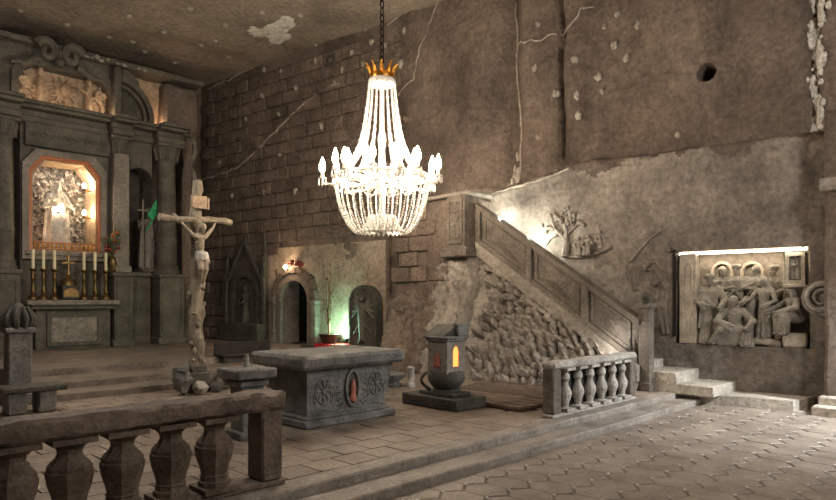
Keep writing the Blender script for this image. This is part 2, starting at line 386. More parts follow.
mb = MB()
for x, y in far: h = hex_mb(x, y, ZN); mb.add(h.v, h.f)
tag(mb.build('distant_tiles', 'floor_stone', fl, fix=False), kind='stuff')
mb = MB()
for _, x, y in cells: mb.lathe([(.022, -.02), (.02, .004), (.01, .008)], (x + random.uniform(-.01, .01), y + HT, ZN), 7)
tag(mb.build('floor_studs', 'salt', fl, fix=False), kind='stuff')
# two kerb courses along the chancel edge
k1 = MB().box((-6, YE - .55, -.4), (13.05, YE - .12, -.10), .015).build('kerb', 'kerb_stone', rough=(.5, .012, 1.5)); struct(k1)
k2 = MB().box((-6, YE - .13, -.4), (13.0, YE + .18, 0), .02).build('kerb', 'kerb_stone', rough=(.35, .014, 2.5)); struct(k2)
# chancel floor: square slabs
cf = MB().box((-6, YE + .15, -.5), (14.5, 24.5, -.012)).build('chancel_floor', 'joint_stone', fix=False); struct(cf)
TS = .44; sm = MB().obox((0, 0, -.012), ((1, 0, 0), (0, 1, 0), (0, 0, 1)), (TS / 2 - .007, TS / 2 - .007, .012), .008).mesh('slab'); near = []; far = []
for i in range(-4, 32):
    for j in range(0, 30):
        x = i * TS + (TS / 2 if j % 2 else 0); y = YE + .18 + TS / 2 + j * TS
        if x > 13.4 - (y - 6) * .1 or y > 17: continue
        q = proj((x, y, 0))
        if q and -10 < q[0] < 700 and q[1] < 510: near.append((q[2], x, y))
        else: far.append((x, y))
near.sort(); far += [(x, y) for _, x, y in near[300:]]; near = near[:300]
for _, x, y in near: link('slab', sm, 'chancel_stone', cf, (x, y, random.uniform(-.004, .003)), (random.uniform(-.007, .007), random.uniform(-.007, .007), 0))
mb = MB()
for x, y in far: mb.obox((x, y, -.012), ((1, 0, 0), (0, 1, 0), (0, 0, 1)), (TS / 2 - .007, TS / 2 - .007, .012))
tag(mb.build('distant_slabs', 'chancel_stone', cf, fix=False), kind='stuff')
# altar steps
for y0, z0, z1, x1 in ((13.1, 0, .13, 8.6), (13.9, .13, .26, 8.8), (15.3, .26, .40, 9.2)):
    struct(MB().box((3.3, y0, z0 - .1), (x1, 24.2, z1), .012).build('altar_step', 'step_tread', rough=(.6, .010, 1.2)))
struct(MB().box((9.1, 17.2, -.1), (12.6, 24.2, .395), .03).build('landing_floor', 'chancel_stone', rough=(.6, .012, 1.2)))
# ceiling
def ceil_pt(i, j):
    x = -8 + i * .25; y = -14 + j * .3; return V(x, y, ZC + .10 * fbm(x * .45, y * .45, 3) + .03 * fbm(x * 2, y * 2, 7))
ce = struct(grid('ceiling', 97, 131, ceil_pt, 'ceiling_rock'))
for px, py in ((20, 10), (67, 23), (129, 16), (164, 30), (109, 37), (133, 41), (145, 51), (190, 10), (226, 23), (201, 46), (215, 40), (229, 58), (175, 62), (262, 12), (300, 14)):
    p = onZ(px, py, ZC); z = ZC + .10 * fbm(p.x * .45, p.y * .45, 3) + .03 * fbm(p.x * 2, p.y * 2, 7)
    MB().lathe([(.10, .06), (.095, -.03), (.06, -.06), (.03, -.07)], (p.x, p.y, z), 9).build('anchor_bolt', 'vein_salt', ce)
for k, (px, py, n) in enumerate(((274, 29, 9),)):
    p = onZ(px, py, ZC); mb = MB()
    for i, (dx, dy, r) in enumerate(((-.35, .5, .5), (.35, .35, .45), (0, 0, .5), (.05, -.5, .36), (-.1, -.9, .22), (.55, .75, .25))): mb.ell((p.x + dx, p.y + dy, ZC + .06 + .10 * fbm(p.x * .45, p.y * .45, 3)), (r * 1.1, r * 1.1, .10), 12, 6)
    link('salt_patch', remesh(mb, 'salt_patch', .05, 3, .03), 'salt', ce)
# right wall
NS = lambda px, py=200: onW(px, py)[0]
ledge_pts = sorted(onW(a, b) for a, b in ((380, 150), (470, 190), (500, 189), (510, 187), (528, 181), (575, 164), (620, 158), (680, 151), (700, 148), (760, 141), (815, 133), (836, 140), (900, 150)))
S_END = 40.0; S0 = NS(478)
DOOR = (onW(281, 300)[0], onW(312, 300)[0], -.2, onW(297, 277)[1])
NICHE = (onW(676, 300)[0], onW(810, 300)[0], onW(740, 346)[1], onW(740, 249)[1])
F1, F2 = NS(506), NS(555); HOLE = onW(702, 67)
DARKB = NS(800)
def in_bricks(s, z): return s < NS(398)
def wall_off(s, z):
    o = .10 * fbm(s * .45, z * .45, 1) + .055 * fbm(s * 1.7, z * 1.7, 5) + .024 * fbm(s * 6, z * 6, 9, 3)
    if s < NS(400): o = o * .35 - .05
    if s > S0:
        zc = interp(s, ledge_pts); zc += .09 * fbm(s * 1.5, 3, 3); t = sstep((z - zc) / .12) * sstep((s - S0) / .8)
        o += -t * .42 + .07 * math.exp(-((z - zc + .1) / .12) ** 2) * sstep((s - S0) / .8)
        if z > zc - .2: o += .25 * (fbm(s * .8, z * .25, 12)) * .5
        o -= .34 * math.exp(-((s - F1 - .1 * fbm(0, z * .5, 2)) / .16) ** 2) * sstep((z - zc) / .3)
        o -= .28 * math.exp(-((s - F2 - .12 * fbm(4, z * .5, 2)) / .07) ** 2) * sstep((z - 5.2) / .4)
        o += .16 * math.exp(-((s - F2 - .45) / .4) ** 2) * sstep((z - 5.2) / .4)
        o -= .35 * sstep((s - DARKB) / .3) * sstep((NS(812) - s) / .15 + 1) * sstep((z - zc) / .2)
    d = math.hypot(s - HOLE[0], (z - HOLE[1])); o -= 1.5 * sstep((.20 - d) / .06)
    for a, b, c, e in (DOOR, NICHE):
        q = max(a - s, s - b, c - z, z - e); o *= max(.15, min(1, q / .5)) if q > -.2 else .15
    return o
sl = [i * .085 for i in range(int(23 / .085))] + [23 + i * .6 for i in range(30)]; zl = [-.6 + i * .085 for i in range(131)]
sl = sorted(sl + [HOLE[0] - .3 + .03 * i for i in range(21)]); zl = sorted(zl + [HOLE[1] - .3 + .03 * i for i in range(21)] + [4.4 + .085 * i + .02 for i in range(17)] + [4.4 + .085 * i + .05 for i in range(17)])
for a in (DOOR, NICHE):
    for t in a[:2]: sl[min(range(len(sl)), key=lambda i: abs(sl[i] - t))] = t
    for t in a[2:]: zl[min(range(len(zl)), key=lambda i: abs(zl[i] - t))] = t
def wskip(i, j):
    s = (sl[i] + sl[i + 1]) / 2; z = (zl[j] + zl[j + 1]) / 2
    return any(a < s < b and c < z < e for a, b, c, e in (DOOR, NICHE))
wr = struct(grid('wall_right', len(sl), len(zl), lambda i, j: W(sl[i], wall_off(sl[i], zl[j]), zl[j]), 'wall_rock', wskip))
wr.data.materials.append(MATS['lower_rock'])                    # dressed rock below the ledge, paler partly for the light on it
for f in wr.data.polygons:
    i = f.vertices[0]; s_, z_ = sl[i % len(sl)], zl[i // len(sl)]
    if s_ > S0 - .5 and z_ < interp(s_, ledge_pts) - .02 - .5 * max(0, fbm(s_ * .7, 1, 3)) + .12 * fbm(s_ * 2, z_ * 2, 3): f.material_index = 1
# bricks cut into the rock
def brick_mesh(L, h, seed): return MB().obox((0, 0, 0), (UW, NW, V(0, 0, 1)), (L / 2 - .018, .07, h / 2 - .018), .025).mesh('brick', rough=(.5, .018, 2.2), seed=seed)
BL, BH = .86, .44; bms = [brick_mesh(BL * f, BH, i) for i, f in enumerate((1, .97, 1, .93, .6, .55))]; nb = 0
def brick(s, z, b, short=False):
    me = bms[random.choice((4, 5) if short else (0, 1, 2, 3))]
    link('brick', me, 'brick_rock', wr, W(s, b + random.uniform(-.015, .02), z), (0, 0, random.uniform(-.01, .01)))
for r in range(24):
    z = .62 + r * BH; s = .1 + (BL / 2 if r % 2 else 0); lim = NS(392) if z > 3.95 else (NS(270) if z > 3.3 else NS(222))
    while s < lim:
        short = random.random() < .12; L = BL * (.6 if short else 1)
        if z < 10.1 and random.random() > .02 + .35 * max(0, (s - NS(330)) / 3): brick(s + L / 2, z, -.055, short)
        s += L
# salt veins, white salt studs and fissure crust on the wall
def vein(px, wid=.03, seed=0, name='salt_vein', m='vein_salt', jit=.035):
    rnd = random.Random(seed); pts = [onW(*p) for p in px]; out = []; rad = []
    for (a, b), (c, d) in zip(pts, pts[1:]):
        n = max(2, int(math.hypot(c - a, d - b) / .16))
        for i in range(n):
            t = i / n; s, z = a + (c - a) * t + rnd.uniform(-1, 1) * jit, b + (d - b) * t + rnd.uniform(-1, 1) * jit
            out.append(W(s, wall_off(s, z) + (.045 if s < NS(395) else .022), z)); rad.append(wid * rnd.uniform(.4, 1.1))
    MB().tube(out, rad, 6).build(name, m, wr)
vein(((201, 180), (238, 168), (258, 150), (290, 116), (318, 92), (338, 84), (348, 82)), .05, 1)
vein(((205, 90), (232, 78), (262, 62), (308, 38), (318, 30), (330, 22)), .05, 2, jit=.06)
vein(((398, 96), (414, 80), (420, 48), (432, 14), (440, -6)), .022, 3)
vein(((388, 24), (396, 18), (404, 2)), .03, 4)
vein(((508, 38), (525, 38), (548, 30), (566, 20), (577, 6), (594, 2)), .032, 5, jit=.06)
vein(((504, -5), (505, 60), (507, 110), (509, 150), (513, 186)), .035, 6, jit=.012)
vein(((490, 196), (530, 184), (576, 167)), .035, 7, jit=.02)
vein(((316, 30), (345, 22), (372, 24), (388, 24)), .02, 8)
mbs = []
for i, (px, py) in enumerate(((264, 70), (281, 70), (263, 96), (297, 88), (246, 119), (279, 114), (280, 155), (264, 192), (296, 191), (220, 162), (531, 18), (528, 63), (571, 57), (549, 90), (619, 52), (592, 72), (595, 87), (607, 40), (529, 133), (574, 113), (631, 16), (550, 170), (596, 19), (610, 8), (353, 13), (366, 29), (316, 61), (363, 64), (401, 64), (343, 69), (352, 53), (335, 82), (385, 45), (232, 195), (322, 126), (316, 44), (372, 40), (404, 30), (573, 92), (672, 131))):
    s, z = onW(px, py); r = random.uniform(.07, .12); b = wall_off(s, z) + (.05 if s < NS(395) else 0)
    mb = MB()
    for _ in range(4): mb.ell(W(s + random.uniform(-.5, .5) * r, b, z + random.uniform(-.6, .4) * r), (r * .7, r * .55, r * random.uniform(.6, 1)), 8, 5)
    mb.build('salt_bloom', 'vein_salt', wr)
for px, py in ((507, 158), (510, 172), (505, 180), (512, 184), (503, 168)):
    s, z = onW(px, py); r = random.uniform(.12, .2); mb = MB()
    for _ in range(5): mb.ell(W(s + random.uniform(-.5, .5) * r, wall_off(s, z) + .01, z + random.uniform(-1, 1) * r), (r * .5, r * .35, r * random.uniform(.7, 1.3)), 8, 5)
    mb.build('salt_bloom', 'vein_salt', wr)
# crust of white salt hanging down the far right fissure
mb = MB(); rnd = random.Random(4)
for i in range(420):
    t = rnd.random(); px = 814 + 2.5 * math.sin(t * 17) + rnd.gauss(0, 3.6 - 1.5 * t) ; py = -12 + t * 140
    s, z = onW(px, py); r = rnd.uniform(.025, .08); mb.ell(W(s, wall_off(s, z) + rnd.uniform(-.02, .06), z), (r, r * .8, r * rnd.uniform(.8, 1.8)), 6, 4)
tag(mb.build('salt_crust', 'salt', wr, fix=False), kind='stuff')
# square socket and iron bolts on the wall
s, z = onW(331, 61); o = wall_off(s, z)
MB().ring([(-.2, -.2), (.2, -.2), (.2, .2), (-.2, .2)], [(-.12, -.12), (.12, -.12), (.12, .12), (-.12, .12)], lambda a, c: W(s + a, o - .05, z + c), lambda a, c: W(s + a, o + .08, z + c)).build('socket_frame', 'dark_stone', wr)
# altar wall, hidden nave walls
struct(grid('wall_altar', 90, 60, lambda i, j: V(-8 + i * .23, 24 + .08 * fbm(i * .1, j * .1, 4), -.6 + j * .19), 'wall_rock'))
struct(grid('wall_left', 50, 30, lambda i, j: V(-7.5 + .3 * fbm(i * .3, j * .3, 4), -14 + i * .8, -.6 + j * .4), 'wall_rock'))
struct(grid('wall_back', 50, 30, lambda i, j: V(-8 + i * .5, -13.6 + .3 * fbm(i * .3, j * .3, 8), -.6 + j * .4), 'wall_rock'))
# plaster face behind the door and the eagle plaque
a0, a1, az = NS(266, 300), NS(391, 300), onW(330, 244)[1]
def pl(i, j):
    s = a0 + (a1 - a0) * i / 70; z = -.3 + (az + .3) * j / 50; return W(s, .0 + .05 * fbm(s, z, 6) + .02 * fbm(s * 4, z * 4, 2), z)
pw = struct(grid('wall_plaster', 71, 51, pl, 'plaster', lambda i, j: DOOR[0] < a0 + (a1 - a0) * (i + .5) / 70 < DOOR[1] and -.3 + (az + .3) * (j + .5) / 50 < DOOR[3]))
# rock shoulder between alcove and stairs, carrying the stair head
SX, YL0, YL1 = 12.35, 10.5, 13.35
ZL = 4.62
lb = MB().box((SX, YL0, -.3), (14.2, YL1, ZL), .1)
sh = struct(lb.build('wall_shoulder', 'wall_rock', rough=(.3, .05, 1.2)))
struct(MB().box((SX - .10, YL0 - .1, ZL - .02), (14.0, YL1 + .1, ZL + .08), .03).build('trim_2', 'grey_rock', rough=(.4, .02, 2)))
bm2 = [MB().obox((0, 0, 0), ((0, 1, 0), (1, 0, 0), (0, 0, 1)), (L / 2 - .015, .06, .2), .025).mesh('brick', rough=(.5, .018, 2.2), seed=i + 20) for i, L in enumerate((.7, .64, .74))]
for r in range(8):
    y = YL1 - (.0 if r % 2 else .3)
    while y > YL0 + 1.0 + .12 * r:
        if random.random() < .9: link('brick', bm2[random.randrange(3)], 'brick_rock', sh, (SX - .03 + random.uniform(-.015, .02), y - .35, 1.35 + r * .42))
        y -= .72
# alcove edge, stained reddish
struct(MB().wbox(NS(388, 300), NS(388, 300) + .12, -.1, .12, -.1, az + .2, .02).build('trim_3', 'brick_rock', rough=(.3, .03, 2)))
# pier at the right edge of the picture
struct(MB().box((13.55, -1, -.3), (14.6, 2.93, 5.4), .06).build('wall_pier', 'wall_rock', rough=(.4, .04, 1.5)))
struct(MB().box((13.48, -1, 3.9), (14.6, 3.0, 4.15), .03).build('trim_4', 'grey_rock', rough=(.4, .02, 2)))
struct(MB().box((13.2, -1, -.25), (14.3, 3.06, -.02), .03).build('trim_5', 'step_stone', rough=(.4, .015, 2)))
struct(MB().box((13.4, -1, -.05), (14.3, 3.0, .14), .03).build('trim_6', 'step_stone', rough=(.4, .015, 2)))
# ================================================================== NEAR BALUSTRADE
YB = 5.56
def balustrade(name, label, x0, x1, bxs, posts, zt, bm_, pm, rm, rail_h, prof, n, rw, seed, back=False):
    t = thing(name, label, 'balustrade', ((x0 + x1) / 2, YB + .12, 0))
    MB().box((x0, YB, zt - rail_h), (x1, YB + rw, zt), .035).build('top_rail', rm, t, rough=(.09, .016, 7), seed=seed)
    MB().box((x0, YB + .02, 0), (x1 - .01, YB + rw - .02, .06), .015).build('plinth', rm, t, rough=(.2, .008, 4))
    for x, wd in posts: MB().box((x - wd / 2, YB + .02, .06), (x + wd / 2, YB + rw - .02, zt - rail_h), .02).build('end_post', pm, t, rough=(.12, .006, 5))
    me = MB().lathe(prof, (0, 0, 0), n, rot=math.pi / n).box((-.155 * rw / .3, -.155 * rw / .3, prof[0][1]), (.155 * rw / .3, .155 * rw / .3, prof[0][1] + .05)).box((-.15 * rw / .3, -.15 * rw / .3, prof[-1][1] - .045), (.15 * rw / .3, .15 * rw / .3, prof[-1][1])).mesh('baluster', angle=28)
    if back: MB().box((x0 + .1, YB + rw * .72, .05), (x1 - .1, YB + rw * .86, zt - rail_h + .01)).build('back_panel', 'black', t)  # black sheet standing in for the shade between the balusters
    for x in bxs: link('baluster', me, bm_, t, Vector((x, YB + rw / 2, 0)) - t.location)
    return t
zb = .06; zt_ = .96 - .185
k_ = (zt_ - zb)
prof = [(.155, zb), (.155, zb + .13 * k_), (.135, zb + .15 * k_), (.13, zb + .19 * k_), (.14, zb + .21 * k_), (.125, zb + .23 * k_), (.138, zb + .32 * k_), (.165, zb + .43 * k_), (.182, zb + .55 * k_), (.184, zb + .60 * k_), (.172, zb + .62 * k_), (.170, zb + .66 * k_), (.145, zb + .71 * k_), (.108, zb + .76 * k_), (.094, zb + .81 * k_), (.102, zb + .86 * k_), (.14, zb + .91 * k_), (.165, zb + .93 * k_), (.165, zt_)]
balustrade('stone_balustrade', 'long worn brown stone balustrade with fat balusters, nearest the viewer at lower left', -.6, 3.66, [-.03, .40, .82, 1.24, 1.65, 2.07, 2.50, 2.93], [(3.49, .24)], .96, 'rail_stone', 'rail_stone', 'rail_stone', .185, prof, 8, .34, 1)
zb, zt_ = .06, .9 - .12; k_ = zt_ - zb
prof = [(.10, zb), (.10, zb + .07 * k_), (.06, zb + .1 * k_), (.07, zb + .2 * k_), (.115, zb + .36 * k_), (.11, zb + .45 * k_), (.065, zb + .58 * k_), (.055, zb + .66 * k_), (.085, zb + .74 * k_), (.08, zb + .82 * k_), (.055, zb + .88 * k_), (.10, zb + .93 * k_), (.10, zt_)]
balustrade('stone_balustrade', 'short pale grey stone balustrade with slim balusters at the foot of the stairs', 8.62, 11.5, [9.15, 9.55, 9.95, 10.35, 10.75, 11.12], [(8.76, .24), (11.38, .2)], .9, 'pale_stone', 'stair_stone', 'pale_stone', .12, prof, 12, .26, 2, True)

# ================================================================== STONE TABLE ALTAR
t = thing('stone_altar', 'grey carved stone table altar with thick slab top and two round emblems on its front', 'altar', (6.2, 8.25, 0))
MB().box((5.2, 7.55, .875), (7.28, 9.0, 1.085), .05).build('table_top', 'table_stone', t, rough=(.12, .010, 6))
bx = [(5.42, .16), (7.0, .16), (7.02, .3), (7.0, .45), (6.98, .6), (7.05, .78), (7.08, .875), (5.42, .875)]
MB().prism([(5.42, .16), (6.88, .16), (6.95, .28), (7.03, .45), (7.08, .65), (7.1, .875), (5.42, .875)], lambda x, z: V(x, 7.74, z), lambda x, z: V(x, 8.85, z)).build('body', 'table_stone', t)
MB().box((5.32, 7.64, 0), (7.12, 8.95, .12), .02).box((5.36, 7.69, .11), (7.04, 8.9, .17), .02).build('plinth', 'table_stone', t, rough=(.25, .007, 4))
MB().box((5.40, 7.70, .83), (7.12, 8.9, .88), .015).build('cornice', 'table_stone', t)
def emblem(cx, cz, Y, r, m, par, name='emblem'):
    mb = MB(); a_ = [i * 2 * math.pi / 24 for i in range(25)]
    mb.tube([V(cx + r * math.cos(a) * .9, Y, cz + r * 1.15 * math.sin(a)) for a in a_], .018, 6)
    mb.ell((cx, Y, cz), (r * .3, .04, r * .34), 10, 6)
    for i in range(8): a = i * math.pi / 4; mb.cap((cx + r * .35 * math.cos(a), Y, cz + r * .4 * math.sin(a)), (cx + r * .72 * math.cos(a), Y, cz + r * .9 * math.sin(a)), .016, .03, 6)
    for i in (-1, 1): mb.tube([V(cx + i * r * (.9 + .25 * math.sin(q * 1.1)), Y, cz - r * 1.1 + q * r * .38) for q in range(6)], .014, 6)
    mb.build(name, m, par)
emblem(5.72, .52, 7.735, .16, 'table_stone', t); emblem(6.77, .55, 7.735, .16, 'table_stone', t)
mb = MB()
for sd in (-1, 1):
    for q in range(4):
        cx, cz = 6.28 + sd * (.24 + .03 * q), .27 + q * .09
        mb.tube([V(cx + sd * .05 * math.cos(a * .9) * (1 - a / 9), 7.735, cz + .05 * math.sin(a * .9) * (1 - a / 9)) for a in range(8)], .012, 6)
        mb.ell((cx - sd * .06, 7.735, cz + .03), (.035, .02, .02), 8, 5)
mb.tube([V(5.5 + i * .1, 7.735, .23 + .025 * math.sin(i * 1.2)) for i in range(16)], .012, 6); mb.build('carved_vine', 'table_stone', t)
el = lambda rx, rz: [(6.27 + rx * math.cos(i * math.pi / 12), .53 + rz * math.sin(i * math.pi / 12)) for i in range(24)]
MB().ring(el(.15, .3), el(.105, .25), lambda x, z: V(x, 7.745, z), lambda x, z: V(x, 7.70, z)).build('oval_frame', 'table_stone', t)
MB().prism(el(.115, .26), lambda x, z: V(x, 7.745, z), lambda x, z: V(x, 7.733, z)).build('oval_recess', 'dark_stone', t)
MB().lathe([(.02, .36), (.06, .38), (.065, .44), (.05, .5), (.055, .58), (.03, .68), (.01, .72)], (6.27, 7.70, -.06), 10, 1, .5).build('relic_stone', 'red_salt', t, rough=(.05, .012, 9))

# ================================================================== STONE LANTERN
t = thing('stone_lantern', 'grey gabled stone lantern glowing orange inside, on a two-step plinth', 'lantern', (8.37, 7.7, 0))
MB().box((7.98, 7.05, 0), (8.78, 8.4, .2), .015).build('plinth', 'dark_stone', t, rough=(.2, .008, 4))
MB().box((8.12, 7.28, .2), (8.62, 8.1, .27), .012).build('plinth_step', 'dark_stone', t)
LC = V(8.37, 7.65, 0); q = .235
MB().lathe([(.25, .26), (.26, .29), (.21, .31), (.26, .36), (.315, .43), (.34, .5), (.33, .58), (.31, .63)], LC, 16).build('bowl', 'dark_stone', t)
MB().box(LC + V(-q + .03, -q + .03, .6), LC + V(q - .03, q - .03, 1.2)).build('core', 'table_stone', t)
ap = lambda cx, z0, wd, hh: [(cx - wd, z0), (cx - wd, z0 + hh - wd)] + [(cx + wd * math.cos(a), z0 + hh - wd + wd * math.sin(a)) for a in [math.pi * (1 - i / 8) for i in range(1, 8)]] + [(cx + wd, z0 + hh - wd), (cx + wd, z0)]
def resample(poly, n):
    P = [Vector(p) for p in poly]; L = [0]
    for a, b in zip(P, P[1:] + P[:1]): L.append(L[-1] + (b - a).length)
    out = []; Q = P + P[:1]
    for i in range(n):
        d = L[-1] * i / n; j = max(k for k in range(len(L)) if L[k] <= d + 1e-9); j = min(j, len(P) - 1); out.append(tuple(Q[j].lerp(Q[j + 1], (d - L[j]) / max(1e-9, L[j + 1] - L[j]))))
    return out
sq = [(-q, .6), (-q, .75), (-q, .9), (-q, 1.05), (-q, 1.2), (-.12, 1.2), (0, 1.2), (.12, 1.2), (q, 1.2), (q, 1.05), (q, .9), (q, .75), (q, .6), (.1, .6), (0, .6), (-.1, .6)]
inn = [(-.08, .72), (-.08, .76), (-.08, .84), (-.08, .92), (-.08, 1.0), (-.055, 1.06), (0, 1.085), (.055, 1.06), (.08, 1.0), (.08, .92), (.08, .84), (.08, .76), (.08, .72), (.04, .72), (0, .72), (-.04, .72)]
MB().ring(sq, inn, lambda a, z: LC + V(a, -q, z), lambda a, z: LC + V(a, -q + .035, z)).box(LC + V(-q + .002, -q + .036, .602), LC + V(-q + .035, q - .036, 1.198)).ring(sq, inn, lambda a, z: LC + V(q - .002, a * .84, z), lambda a, z: LC + V(q - .035, a * .84, z)).ring(sq, inn, lambda a, z: LC + V(a, q, z), lambda a, z: LC + V(a, q - .035, z)).build('body', 'grey_rock', t)
MB().prism(inn, lambda a, z: LC + V(a, -q + .02, z), lambda a, z: LC + V(a, -q + .031, z)).build('window', 'ember', t)
mb = MB()                                                       # flame motif on the left face
for i, (a, h_, r) in enumerate(((-.05, .2, .03), (0, .3, .04), (.06, .22, .03))): mb.tube([LC + V(-q - .0, a + .02 * math.sin(j * 1.3 + i), .72 + h_ * j / 5) for j in range(6)], [r, r * 1.1, r, r * .8, r * .5, r * .1], 6)
mb.build('carved_flame', 'red_salt', t)
MB().box(LC + V(-.27, -.27, 1.17), LC + V(.27, .27, 1.22), .012).box(LC + V(-.30, -.30, 1.215), LC + V(.30, .30, 1.26), .012).build('cornice', 'table_stone', t)
MB().prism([(-.32, 1.26), (.30, 1.26), (.27, 1.30), (.16, 1.46), (.06, 1.46), (-.29, 1.29)], lambda a, z: LC + V(a + .03, -.2, z), lambda a, z: LC + V(a + .03, .29, z)).build('roof', 'dark_stone', t)
MB().box(LC + V(.0, -.29, 1.26), LC + V(.29, -.19, 1.44), .012).box(LC + V(-.02, -.30, 1.43), LC + V(.31, -.18, 1.49), .01).build('gable', 'table_stone', t)
for sx, sy in ((-1, 1), (1, 1)): MB().tube([LC + V(sx * (.2 + .12 * math.sin(j * .55)), sy * (.2 + .12 * math.sin(j * .55)), .28 + j * .065) for j in range(6)], [.035, .032, .03, .03, .034, .02], 6).build('bracket', 'dark_stone', t)

# ================================================================== CRUCIFIX
cb = V(5.97, 12.45, 0)
t = thing('crucifix', 'tall gnarled wooden crucifix with a carved pale Christ figure, among stones before the altar', 'crucifix', cb)
S = .0208
pts = [cb + V(.02 * math.sin(j * .9), .015 * math.cos(j * 1.3), .45 + j * .17) for j in range(24)]
MB().tube(pts, [.155 - .0022 * j + .014 * math.sin(j * 2.1) for j in range(24)], 14).build('shaft', 'bark_wood', t, rough=(.1, .03, 4))
MB().tube([cb + V(x, -.02 + .01 * math.sin(x * 9), 3.55 + .03 * math.sin(x * 4)) for x in [-.78 + .12 * j for j in range(14)]], [.075 + .008 * math.sin(j * 2.3) for j in range(14)], 12).build('crossbeam', 'bark_wood', t, rough=(.08, .015, 5))
mb = MB(); rnd = random.Random(3)
for i in range(26):
    z = rnd.uniform(.6, 2.3); a = rnd.uniform(0, 6.28); MB().ell(cb + V(math.cos(a) * .14, math.sin(a) * .14, z), (.05, .05, rnd.uniform(.03, .09)), 7, 5).build('bark_knot', 'bark_wood', t, rough=(.06, .012, 8), seed=i)
MB().box(cb + V(-.22, -.2, 0), cb + V(.22, .22, .42), .03).box(cb + V(-.17, -.16, .41), cb + V(.17, .18, .55), .02).build('base_block', 'dark_stone', t, rough=(.12, .012, 5))
MB().obox(cb + V(0, -.16, 3.9), (V(1, 0, .05), V(0, 1, .1), V(0, 0, 1)), (.15, .02, .13), .01).tube([cb + V(-.17, -.17, 3.79 + .02 * j) for j in range(13)], .03, 8).tube([cb + V(.17, -.17, 3.77 + .02 * j) for j in range(13)], .03, 8).build('scroll_plaque', 'lunette_stone', t)
mb = MB(); hp, ch = V(.015, -.13, .50), V(-.01, -.10, .75)        # the body, arms raised to the beam
mb.ell(hp, (.085, .065, .075)); mb.cap(hp, V(0, -.10, .60), .07, .062); mb.cap(V(0, -.1, .60), ch, .064, .085); mb.ell(ch + V(0, 0, .03), (.108, .066, .08))
for k in (-1, 1): mb.ell(ch + V(k * .045, -.055, .03), (.045, .02, .035), 8, 6); mb.cap(ch + V(k * .04, -.055, -.05), ch + V(k * .07, -.03, -.06), .008, n=6)
mb.cap(ch + V(0, 0, .08), ch + V(.0, -.03, .14), .032, .03, 8); head(mb, ch + V(.03, -.065, .185), (.35, -1, -.55), 'beard')
for k, el_, ha in ((-1, V(-.215, -.06, .935), V(-.33, -.0, 1.085)), (1, V(.215, -.06, .93), V(.33, -.0, 1.08))):
    mb.cap(ch + V(k * .105, 0, .06), el_, .04, .03, 8); mb.cap(el_, ha, .03, .018, 8); hand(mb, ha, (ha - el_), k)
for k, kn, ft in ((-1, V(-.035, -.2, .28), V(-.005, -.13, .05)), (1, V(.055, -.195, .285), V(.02, -.15, .05))):
    mb.cap(hp + V(k * .045, 0, -.03), kn, .062, .046, 10); mb.cap(kn, ft, .044, .024, 10); mb.cap(ft, ft + V(0, -.05, -.05), .024, .016, 8)
    for j in (-.012, 0, .012): mb.cap(ft + V(j, -.05, -.05), ft + V(j, -.065, -.065), .008, .006, 6)
fg = figure('christ_figure', mb, 'flesh_wood', t, rel(t, cb + V(0, -.03, 2.16)), 0, 1.3, .010, bumps=.004)
mb = MB(); mb.lathe([(.088, .42), (.098, .46), (.098, .52), (.09, .56)], (.012, -.13, 0), 14, 1.0, .85)
for j in range(9): a = j * .7; mb.cap(V(.012 + .09 * math.cos(a), -.13 + .075 * math.sin(a), .55), V(.012 + .095 * math.cos(a + .2), -.13 + .08 * math.sin(a + .2), .43), .012, .015, 6)
mb.cap((.09, -.16, .54), (.13, -.17, .38), .02, .012, 6); me = remesh(mb, 'loincloth', .010); link('loincloth', me, 'statue_stone', t, rel(t, cb + V(0, -.03, 2.16)), 0, 1.3)
for k, (x, y, r, m, lb_) in enumerate(((-.42, -.25, .2, 'table_stone', 'pale pointed stone leaning by the foot of the crucifix, to its left'), (-.12, -.42, .16, 'pale_stone', 'small white rock in front of the crucifix base'), (.3, -.3, .14, 'dark_stone', 'dark small rock at the right of the crucifix base'), (.62, .1, .24, 'rail_stone', 'squat brown rock beside the crucifix, towards the stone stand'))):
    me = MB().ell((0, 0, r * .75), (r * 1.1, r * .8, r * (1.5 if k == 0 else .8)), 7, 4).mesh('rock', rough=(.1, r * .45, 4.5), seed=k + 3, angle=25)
    zmin = min(v.co.z for v in me.vertices); o = link('rock', me, m, None, cb + V(x, y, -zmin - .01)); tag(o, lb_, 'rock', 'stones round the crucifix')

# stone stand between balustrade and altar
t = thing('stone_stand', 'square grey stone stand with stepped cap, at the left end of the table altar', 'stand', (4.5, 7.85, 0))
MB().box((4.28, 7.63, 0), (4.72, 8.07, .12), .02).box((4.33, 7.68, .1), (4.67, 8.02, .8), .015).build('shaft', 'table_stone', t, rough=(.12, .008, 5))
MB().box((4.28, 7.63, .72), (4.72, 8.07, .80), .015).box((4.2, 7.55, .83), (4.8, 8.15, .96), .02).build('cap', 'table_stone', t, rough=(.12, .008, 5))
o = MB().lathe([(.045, .955), (.045, 1.0), (.03, 1.02), (.035, 1.1), (.022, 1.14)], (4.58, 8.0, 0), 10).build('candle_stub', 'pale_stone'); tag(o, 'short pale stub candle standing on the square stone stand', 'candle')

# low bench behind the crucifix
t = thing('wooden_bench', 'low dark wooden bench along the right wall, behind the crucifix', 'bench', (8.7, 15.2, 0))
MB().box((7.9, 15.0, .42), (9.6, 15.5, .5), .015).build('seat', 'dark_wood', t)
MB().box((7.9, 15.44, .44), (9.6, 15.5, .78), .015).build('backrest', 'dark_wood', t)
for x in (8.0, 9.5):
    MB().box((x - .04, 15.02, 0), (x + .04, 15.46, .43), .01).build('leg', 'dark_wood', t)

